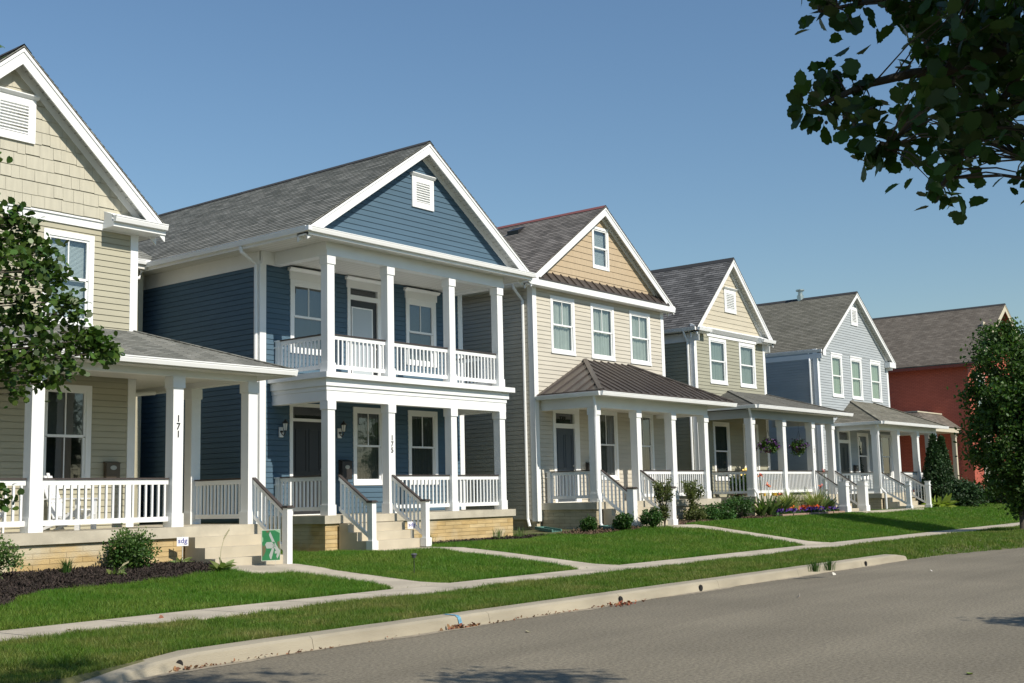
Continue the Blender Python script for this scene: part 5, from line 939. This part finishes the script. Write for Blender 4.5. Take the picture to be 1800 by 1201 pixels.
# shrubs at the ivory house
for (x, y, r, h, lb) in ((27.0, 18.95, .2, .34, 'small yellow-green bush by the ivory house corner'), (27.55, 18.2, .25, .42, 'round clipped bush between the splash block and the porch downspout'), (28.55, 17.9, .32, .46, 'larger clipped bush left of the ivory steps')):
    shrub((x, y, float(gz(x, y))+.03), r, h, lb, 34, 80, .05, BOX, cr=.08)
def thinbush(loc, h, r, label):
    T = thing('bush', loc, label, 'bush'); L = Vector(loc); b = MB(); P = []
    for i in range(16):
        a = rng.uniform(0, 6.28); q = L+Vector((math.cos(a)*r*rng.uniform(.3, 1), math.sin(a)*r*rng.uniform(.3, 1), h*rng.uniform(.7, 1))); m_ = L+(q-L)*.5; m_.x = L.x+(q.x-L.x)*.3; m_.y = L.y+(q.y-L.y)*.3; b.tube([L, m_, q], [.012, .008, .003], 4, cap=False)
        for t in np.linspace(.3, 1, 9): P.append(tuple(lerp(m_, q, t) if t > .5 else lerp(L, m_, t*2)))
    b.build('stems', TWIG, T); leaves('foliage', clumps(P, 13, .085), .06, DRY, T, OVAL, up=.8)
thinbush((28.9, 17.7, .62), 1.3, .3, 'tall thin open bush in front of the ivory house steps')
thinbush((32.75, 19.0, .64), 1.3, .34, 'tall thin open bush before the right half of the ivory porch')
for px, py, r, h, lb in ((1223, 903, .3, .4, 'low bush right of the ivory steps, nearest them'), (1240, 905, .33, .42, 'second low bush right of the ivory steps'), (1268, 903, .38, .48, 'third low bush between ivory and sage porches'), (1298, 900, .48, .72, 'tallest low bush by the sage porch downspout')):
    v = gpt(px, py, .66); y = 18.9; p = atY(px, py-2, y); shrub((p.x, y, .64), r, h, lb, 34, 70, .065, BOX if px > 1230 else DRY, cr=.14, group='low bushes between the ivory and sage houses')
# flower bed before the sage porch
RG = foliage('ornamental_grass', (.28, .32, .12), .3, .3)
for x, lb in ((39.75, 'fountain grass clump left in the flower bed'), (41.9, 'fountain grass clump right in the flower bed')): tuft((x, 19.15, .68), 260, 1.0, RG, lb, 'plant', .22, .75, 2.2)
EDG = mat('pinkish_edging_stone', (.33, .22, .17), .85, n=.2, ns=4)
for i, x in enumerate(np.arange(37.9, 43.0, .42)): b = MB(); b.box(0, .405, 0, .14, 0, .16); o = b.build('edging_block', EDG); o.location = (x, 18.52+.02*math.sin(i*2.2), .63); o.rotation_euler[2] = .02*math.sin(i*3); tag(o, 'pinkish stone block edging the flower bed before the sage porch', 'block', 'edging blocks of the flower bed')
def petals(name, x0, x1, y0, y1, z, n, m, label, size=.07):
    P = np.stack([rng.uniform(x0, x1, n), rng.uniform(y0, y1, n), z+rng.uniform(0, .14, n)], -1); o = leaves(name, P, size, m, None, [(0, 0), (.4, .2), (.5, .6), (.2, 1), (-.2, 1), (-.5, .6), (-.4, .2)], up=1.2); return tag(o, label, 'flowers', kind='stuff')
petals('bedding_leaves', 38, 43, 18.68, 19.1, .66, 1500, BOX, 'low green bedding plant leaves in the flower bed', .09)
petals('petunias', 38.1, 43.0, 18.7, 18.95, .80, 300, mat('purple_petal', (.10, .035, .28), .6, island=.4), 'purple petunias along the edging blocks'); petals('marigolds', 38.6, 42.9, 18.85, 19.1, .86, 260, mat('orange_petal', (.62, .12, .02), .6, island=.35), 'orange and red bedding flowers behind the petunias')
def lily(px, ytop, h, label, Y=19.0):
    p = atY(px, 880, Y); L = Vector((p.x, Y, .66)); T = thing('lily', L, label, 'flower', 'tall orange lilies in the flower bed'); zt = atY(px, ytop, Y).z; b = MB(); b.tube([L, L+Vector((.02, 0, (zt-L.z)*.5)), Vector((L.x, Y, zt-.05))], [.012, .01, .006], 5); b.build('stem', SHR, T)
    c = np.array([(L.x, Y, zt-.04)]*9)+rng.normal(size=(9, 3))*.02; leaves('bloom', c, .10, mat('salmon_petal', (.62, .16, .08), .5, island=.2), T, OVAL, up=.5, curl=.6)
    leaves('foliage', np.array([(L.x, Y, L.z+.02)]*34)+rng.normal(size=(34, 3))*.03, .62, SHR2, T, BLADE, up=2.6, curl=.6)
for px, yt, lb in ((1338, 834, 'leftmost and tall orange lily by the sage downspout'), (1351, 851, 'orange lily second from the sage downspout'), (1371, 868, 'short orange lily before the left grass clump'), (1444, 853, 'orange lily left of the sage stair rail'), (1451, 826, 'tallest pink-orange lily at the sage stair rail')): lily(px, yt, 1, lb)
def basket(px, py, Y, label):
    p = atY(px, py, Y); T = thing('hanging_basket', p, label, 'flower basket', 'flower baskets hanging on the sage porch'); b = MB(); b.lathe(p-Vector((0, 0, .18)), [(.0, -.06), (.12, -.02), (.2, .14), (.21, .16)], 14); b.build('pot', mat('basket_pot', (.06, .04, .03), .8), T)
    w = MB(); [w.tube([p+Vector((.19*math.cos(a), .19*math.sin(a), 0)), p+Vector((0, 0, .62)), p+Vector((0, 0, 4.36-p.z))], .005, 4) for a in (0, 2.1, 4.2)]; w.build('hanger', BLACK, T)
    leaves('foliage', clumps(ellipsoid(p, (.33, .33, .24), 30, .3), 34, .09), .07, SHR, T, OVAL, up=0, droop=.4); leaves('blooms', clumps(ellipsoid(p+Vector((0, 0, .04)), (.36, .36, .24), 22, .7), 10, .07), .075, mat('violet_petal', (.085, .03, .13), .6, island=.5), T, ROUND, up=.2)['kind'] = 'stuff'
basket(1351, 785, 20.2, 'left hanging basket of purple flowers between sage porch columns'); basket(1405, 786, 20.2, 'right hanging basket of purple flowers between sage porch columns')
# evergreens by the pale blue porch
def conifer(loc, h, r, label):
    T = thing('evergreen', loc, label, 'evergreen', None); L = Vector(loc); P = []
    for i in range(1500): t = rng.random()**.8; a = rng.uniform(0, 6.28); rr = r*(1-t**1.5)*rng.uniform(.55, 1.02); P.append((L.x+rr*math.cos(a), L.y+rr*math.sin(a), L.z+.05+t*h))
    b = MB(); b.tube([L-Vector((0, 0, .1)), L+Vector((0, 0, h*.9))], [.07, .01], 6); b.build('trunk', BARK, T); leaves('foliage', clumps(P, 8, .07), .11, DKG, T, QUAD, up=1.2); return T
for px, py, h, r, lb in ((1647, 905, 3.15, .72, 'narrow dark evergreen at the pale blue porch, front one'), (1662, 900, 3.2, .6, 'narrow dark evergreen behind its twin at the pale blue porch')): p = atY(px, 880, 18.9 if px < 1650 else 19.4); conifer((p.x, p.y, .62), h, r, lb)
for px, Y, r, h, lb in ((1680, 18.6, 1.1, 1.1, 'low spreading dark shrub beside the evergreens'), (1705, 19.3, .9, .9, 'low dark shrub before the stone foundation')): p = atY(px, 885, Y); shrub((p.x, Y, .6), r, h, lb, 50, 110, .11, DKG, cr=.3)
p = atY(1652, 890, 18.3); hosta((p.x, 18.3, .62), 'bright yellow-green hosta at the foot of the evergreens', 60, .65, m=foliage('lime_leaf', (.28, .36, .07), .3, .2))
for px, Y, r, h, lb in ((1775, 19.0, 1.4, 1.5, 'dark rounded shrub behind the street tree trunk'), (1800, 17.5, 1.2, 1.4, 'dark shrub at the right edge of the lawn')): p = atY(px, 880, Y); shrub((p.x, Y, .55), r, h, lb, 50, 110, .13, DKG, cr=.35)
# small grass tufts at the kerb and at the blue porch
for px, py, z in ((1432, 1003, .15), (1458, 1001, .15)): v = gpt(px, py, z); tuft(v, 60, .22, SHR, 'grass tuft growing over the kerb, %s' % ('left of two' if px < 1440 else 'right of two'))
for x in (21.4, 24.1, 25.0): tuft((x, 19.75, .56), 45, .28, SHR2, 'thin grass tuft in the mulch under the blue porch wall', spread=.2, group='thin tufts under the blue porch')
# ==================================================================== small things
def sdg(loc, rz, label, w=.21, h=.165, zc=.44):
    T = thing('yard_sign', loc, label, 'sign', 'small white sdg signs'); L = Vector(loc); b = MB(); b.tube([L-Vector((0, 0, .1)), L+Vector((0, 0, zc+h*.62))], .011, 6); o = b.build('stake', mat('galv_stake', (.55, .54, .48), .5), T)
    p = MB(); p.box(-w/2, w/2, -.018, -.012, zc-h/2, zc+h/2); q = p.build('sign_panel', mat('sign_white', (.85, .85, .86), .5)); q.parent = T; q.rotation_euler[2] = rz
    t = text('sdg', .13, (0, -.021, zc+.012), mat('sign_blue', (.03, .03, .33), .5), None, 'sign_text', ext=.002, off=.0); t.parent = q
    s = MB(); s.box(-.07, .07, -.0195, -.0185, zc-.06, zc-.055); t2 = s.build('sign_line', mat('sign_small_text', (.5, .5, .6), .6)); t2.parent = q
p = atY(320.5, 975, 18.72); sdg((p.x, 18.72, .48), -.45, 'white sdg yard sign on a stake before the cream porch'); p = atY(723.5, 925, 19.6); sdg((p.x, 19.6, .55), -.45, 'white sdg yard sign behind the blue house stair rail')
def greensign():
    p = atY(476, 990, 17.0); v = atZ(476, 997, .40); L = Vector((v.x, v.y, .40)); rz = -.35; T = thing('yard_sign', L, 'green yard sign with grey pinwheel arms before the cream house steps', 'sign'); sc = (L-CAM).dot(_f)/FPX; w, h, z0 = 33*sc*1.04, 54*sc, 11*sc
    def add(mb, n, m, par=T): o = mb.build(n, m); o.parent = par; o.rotation_euler[2] = rz if par is T else 0; return o
    b = MB(); b.box(-w/2, w/2, -.006, .006, z0, z0+h); o = add(b, 'sign_panel', mat('sign_edge', (.55, .58, .5), .5)); g = MB(); g.box(-w/2+.008, w/2-.008, -.009, -.0065, z0+.01, z0+h-.01); add(g, 'sign_face', mat('sign_green', (.012, .145, .048), .45, n=.1, ns=5), o)
    def poly(pts, m, n, y=-.0095): q = MB(); q.face([(-w/2+a/600*w, y, z0+h-b_/930*h) for a, b_ in pts][::-1]); add(q, n, m, o)
    gy = mat('sign_grey', (.30, .33, .31), .5); br = mat('sign_brown', (.10, .085, .04), .5); lg = mat('sign_pale_green', (.20, .36, .22), .5)
    poly([(60, 500), (130, 430), (130, 640), (60, 780), (20, 800), (15, 430)], br, 'sign_patch'); poly([(120, 20), (240, 20), (240, 60), (180, 100), (150, 60)], br, 'sign_patch'); poly([(490, 380), (585, 340), (590, 600), (540, 560)], br, 'sign_patch'); poly([(10, 200), (50, 240), (50, 330), (20, 370), (8, 360)], lg, 'sign_patch'); poly([(400, 10), (590, 10), (590, 120), (520, 80)], lg, 'sign_patch')
    Y = -.0100; poly([(270, 50), (230, 150), (330, 370), (420, 370), (400, 330)], gy, 'pinwheel_arm', Y); poly([(110, 440), (160, 370), (330, 370), (420, 480), (330, 560), (160, 560)], gy, 'pinwheel_arm', Y-.0004); poly([(330, 560), (420, 500), (370, 680), (310, 890), (270, 870), (240, 760)], gy, 'pinwheel_arm', Y-.0008); poly([(420, 370), (480, 480), (590, 640), (560, 780), (500, 880), (470, 800), (500, 700), (400, 540)], gy, 'pinwheel_arm', Y-.0012); poly([(420, 640), (500, 640), (500, 720), (420, 720)], gy, 'pinwheel_arm', Y-.0016)
    dk = mat('sign_dark_ink', (.08, .12, .09), .5)
    for k, (a, b_) in enumerate(((340, 440), (360, 480), (390, 455), (350, 520), (410, 500), (380, 550))): poly([(a, b_), (a+45, b_+18), (a+45, b_+30), (a, b_+14)], dk, 'sign_lettering', Y-.002)
    b = MB(); [b.tube([(x, .0, -.1), (x, .0, z0+h*.6)], .003, 5) for x in (-w*.25, w*.25)]; add(b, 'wire_stand', mat('galv_stake', (.55, .54, .48), .5))
greensign()
# solar stake light on the lawn
v = gpt(728, 1000, .33); L = Vector((v[0], v[1], float(gz(v[0], v[1])))); T = thing('path_light', L, 'small dark stake light on the lawn before the blue house', 'light'); b = MB(); b.tube([L-Vector((0, 0, .05)), L+Vector((0, 0, .3))], .008, 6); b.build('stake', BLACK, T); b = MB(); b.lathe(L+Vector((0, 0, .3)), [(0, 0), (.03, .005), (.05, .06), (.06, .065), (.045, .085), (0, .09)], 10); b.build('lamp_head', mat('dark_grey_plastic', (.08, .08, .09), .4), T)
# splash block under the ivory downspout
def splash(loc, rz, label):
    b = MB(); b.box(-.17, .17, -.9, 0, .0, .03); b.box(-.17, -.13, -.9, 0, .031, .09); b.box(.13, .17, -.9, 0, .031, .09); b.box(-.129, .129, -.04, 0, .031, .09); [b.box(-.05+i*.06, -.03+i*.06, -.88, -.05, .031, .045) for i in range(3)]
    o = b.build('splash_block', mat('green_plastic', (.10, .22, .19), .5)); o.location = loc; o.rotation_euler = (.08, 0, rz); tag(o, label, 'splash block')
splash((27.75, 21.2, .64), -.35, 'green plastic splash block at the ivory house downspout'); splash((27.95, 19.1, .66), -.2, 'green plastic splash block under the porch corner downspout')
# adirondack chairs
def chair(loc, rz, m, label, group=None):
    T = thing('porch_chair', loc, label, 'chair', group); T.rotation_euler[2] = rz
    def part(fn, n): b = MB(); fn(b); o = b.build(n, m); o.parent = T; return o
    def seat(b):
        for i in range(7): y = -.28+i*.085; b.box(-.26, .26, y, y+.07, .36-.03*i, .38-.03*i)
    def back(b):
        for i in range(5): x = -.24+i*.1; hh = .95+.05*(2-abs(i-2)); b.hexa([(x, .22, .2), (x+.085, .22, .2), (x+.085, .24, .2), (x, .24, .2)], [(x, .48, hh), (x+.085, .48, hh), (x+.085, .5, hh), (x, .5, hh)])
        b.beam((-.28, .33, .55), (.28, .33, .55), .02, .07)
    part(seat, 'seat'); part(back, 'backrest')
    for s in (-1, 1):
        part(lambda b: b.box(s*.33-.06, s*.33+.06, -.36, .36, .56, .58), 'armrest'); part(lambda b: b.box(s*.31-.015, s*.31+.015, -.32, -.22, 0, .559), 'leg'); part(lambda b: b.hexa([(s*.28-.012, .42, 0), (s*.28+.012, .42, 0), (s*.28+.012, .52, 0), (s*.28-.012, .52, 0)], [(s*.28-.012, -.3, .28), (s*.28+.012, -.3, .28), (s*.28+.012, -.2, .36), (s*.28-.012, -.2, .36)]), 'leg')
WC = mat('white_resin', (.80, .82, .84), .4); YC = mat('yellow_paint', (.80, .50, .01), .45)
chair((12.25, 20.15, 1.18), .55, WC, 'white slatted adirondack chair behind the cream porch rail'); chair((10.55, 20.2, 1.18), -.3, WC, 'white adirondack chair at the left end of the cream porch, cut by the edge')
chair((39.75, 20.55, 1.41), -.6, YC, 'yellow adirondack chair on the sage porch, left one'); chair((40.95, 20.6, 1.41), .3, YC, 'yellow adirondack chair on the sage porch behind the downspout')
# plant pot on sage porch
T = shrub((38.85, 20.6, 1.45), .3, .75, 'leafy dark potted plant on the sage porch', 24, 60, .1, SHR, name='potted_plant', cat='potted plant'); b = MB(); b.lathe(Vector((38.85, 20.6, 1.41)), [(.1, 0), (.16, .25), (.17, .27), (0, .26)], 12); b.build('pot', mat('basket_pot', (.06, .04, .03), .8), T)
# kerb details: drain holes, paint, leaf litter
for i, (px, py, lb) in enumerate(((315, 1168, 'dark round drain hole in the kerb, nearest'), (1092, 1057, 'dark drain hole in the kerb with red leaf litter below'), (1233, 1035, 'dark drain hole in the kerb, third along'), (1523, 993, 'dark drain hole in the kerb, farthest'))):
    v = atY(px, py, 9.99); b = MB(); n = 14; r = .045; e = float(edgeY(v.x))
    b.prism([(0, 0)], (0, 0, 0), (1, 0, 0)) if 0 else None
    b.face([(v.x+r*math.cos(2*math.pi*k/n), e+.008-.0, .062+r*1.1*math.sin(2*math.pi*k/n)) for k in range(n)]); b.face([(v.x+r*math.cos(2*math.pi*k/n), e-.012, .055+r*1.1*math.sin(2*math.pi*k/n)) for k in range(n)])
    tag(b.build('drain_hole', mat('hole_black', (.012, .011, .01), .9)), lb, 'drain hole', 'drain holes in the kerb')
v = atY(809, 1090, 10.0); b = MB(); x = v.x; pr = [(x, 9.987, .035), (x, 10.022, .125), (x, 10.066, .152), (x, 10.16, .1565), (x, 10.26, .1565)]
for a, c in zip(pr, pr[1:]): b.face([(a[0]-.028, a[1]-.004, a[2]), (a[0]+.032, a[1]-.004, a[2]), (c[0]+.03, c[1]-.004, c[2]+.002), (c[0]-.03, c[1]-.004, c[2]+.002)])
tag(b.build('paint_mark', mat('blue_marking_paint', (.12, .30, .42), .7, n=.3, ns=30)), 'blue utility paint stripe sprayed across the kerb', 'paint mark')
def litter(px, py, r, n, m, label, s=.05, ry=.05):
    v = atZ(px, py, .0); P = np.stack([v.x+rng.normal(size=n)*r, v.y+rng.normal(size=n)*ry, .008+rng.uniform(0, .02, n)], -1); P[:, 1] = np.minimum(P[:, 1], 9.96); o = leaves('leaf_litter', P, s, m, None, OVAL, up=-.2, curl=.5); tag(o, label, 'leaf litter', kind='stuff')
LIT = mat('dry_leaf', (.20, .095, .045), .8, island=.5)
litter(810, 1103, .16, 70, LIT, 'brown leaf litter below the blue paint stripe'); litter(1092, 1064, .2, 70, mat('red_dry_leaf', (.28, .09, .04), .8, island=.4), 'reddish leaf litter below a drain hole'); litter(325, 1176, .12, 30, LIT, 'brown leaf litter by the nearest drain hole'); litter(950, 1082, 1.4, 90, LIT, 'scattered bits of leaf along the gutter', .035, .03); litter(480, 1148, .8, 50, LIT, 'few dry bits in the near gutter', .035, .04)
for i, (px, py, c, lb) in enumerate(((926, 1110, (.55, .5, .3), 'pale fallen leaf on the road before the middle of the kerb'), (1703, 1184, (.25, .38, .05), 'green fallen leaf on the asphalt at lower right'), (1637, 1004, (.5, .48, .44), 'pale pebble on the asphalt at right'), (1404, 1049, (.4, .37, .33), 'small stone on the asphalt mid right'), (1464, 1010, (.6, .58, .52), 'pale scrap of litter beside the kerb end'), (1723, 951, (.75, .73, .68), 'white scrap on the grass strip at right'))):
    v = atZ(px, py, .015 if i != 5 else .16); o = leaves('fallen_leaf' if i < 2 else 'scrap', np.array([tuple(v)]), .13 if i < 2 else .12, mat('scrap%d' % i, c, .7), None, OVAL, np.array([(3, 1, 0)]), up=0, curl=.25); tag(o, lb, 'leaf' if i < 2 else 'litter')
for px, py, lb in ((117, 1107, 'dark leaf on the sidewalk at far left'), (289, 1100, 'dark leaf on the sidewalk, second from left'), (279, 1086, 'dark leaf at the far side of the sidewalk'), (70, 1122, 'dark leaf near the lawn end of the sidewalk')):
    v = atZ(px, py, .152); o = leaves('fallen_leaf', np.array([tuple(v)]), .09, LIT, None, OVAL, np.array([(3, 1, 0)]), up=0, curl=.3); tag(o, lb, 'leaf')
# grey roof beyond the street tree
R = thing('house', (92, 26, .5), 'distant grey house roof at the right edge behind trees', 'house'); b = MB(); b.box(90, 104, 26, 36, .4, 9.2); b.build('wall', vinyl('distant_siding', (.4, .4, .42)), R); b = MB(); roof_plane(b, (89.5, 25.4, 9.2), (104.5, 25.4, 9.2), (89.5, 31, 13.2), (104.5, 31, 13.2)); roof_plane(b, (104.5, 36.6, 9.2), (89.5, 36.6, 9.2), (104.5, 31, 13.2), (89.5, 31, 13.2)); b.build('roof', shingle('grey_shingle', (0, 0, 0), (0, 0, 0)), R)
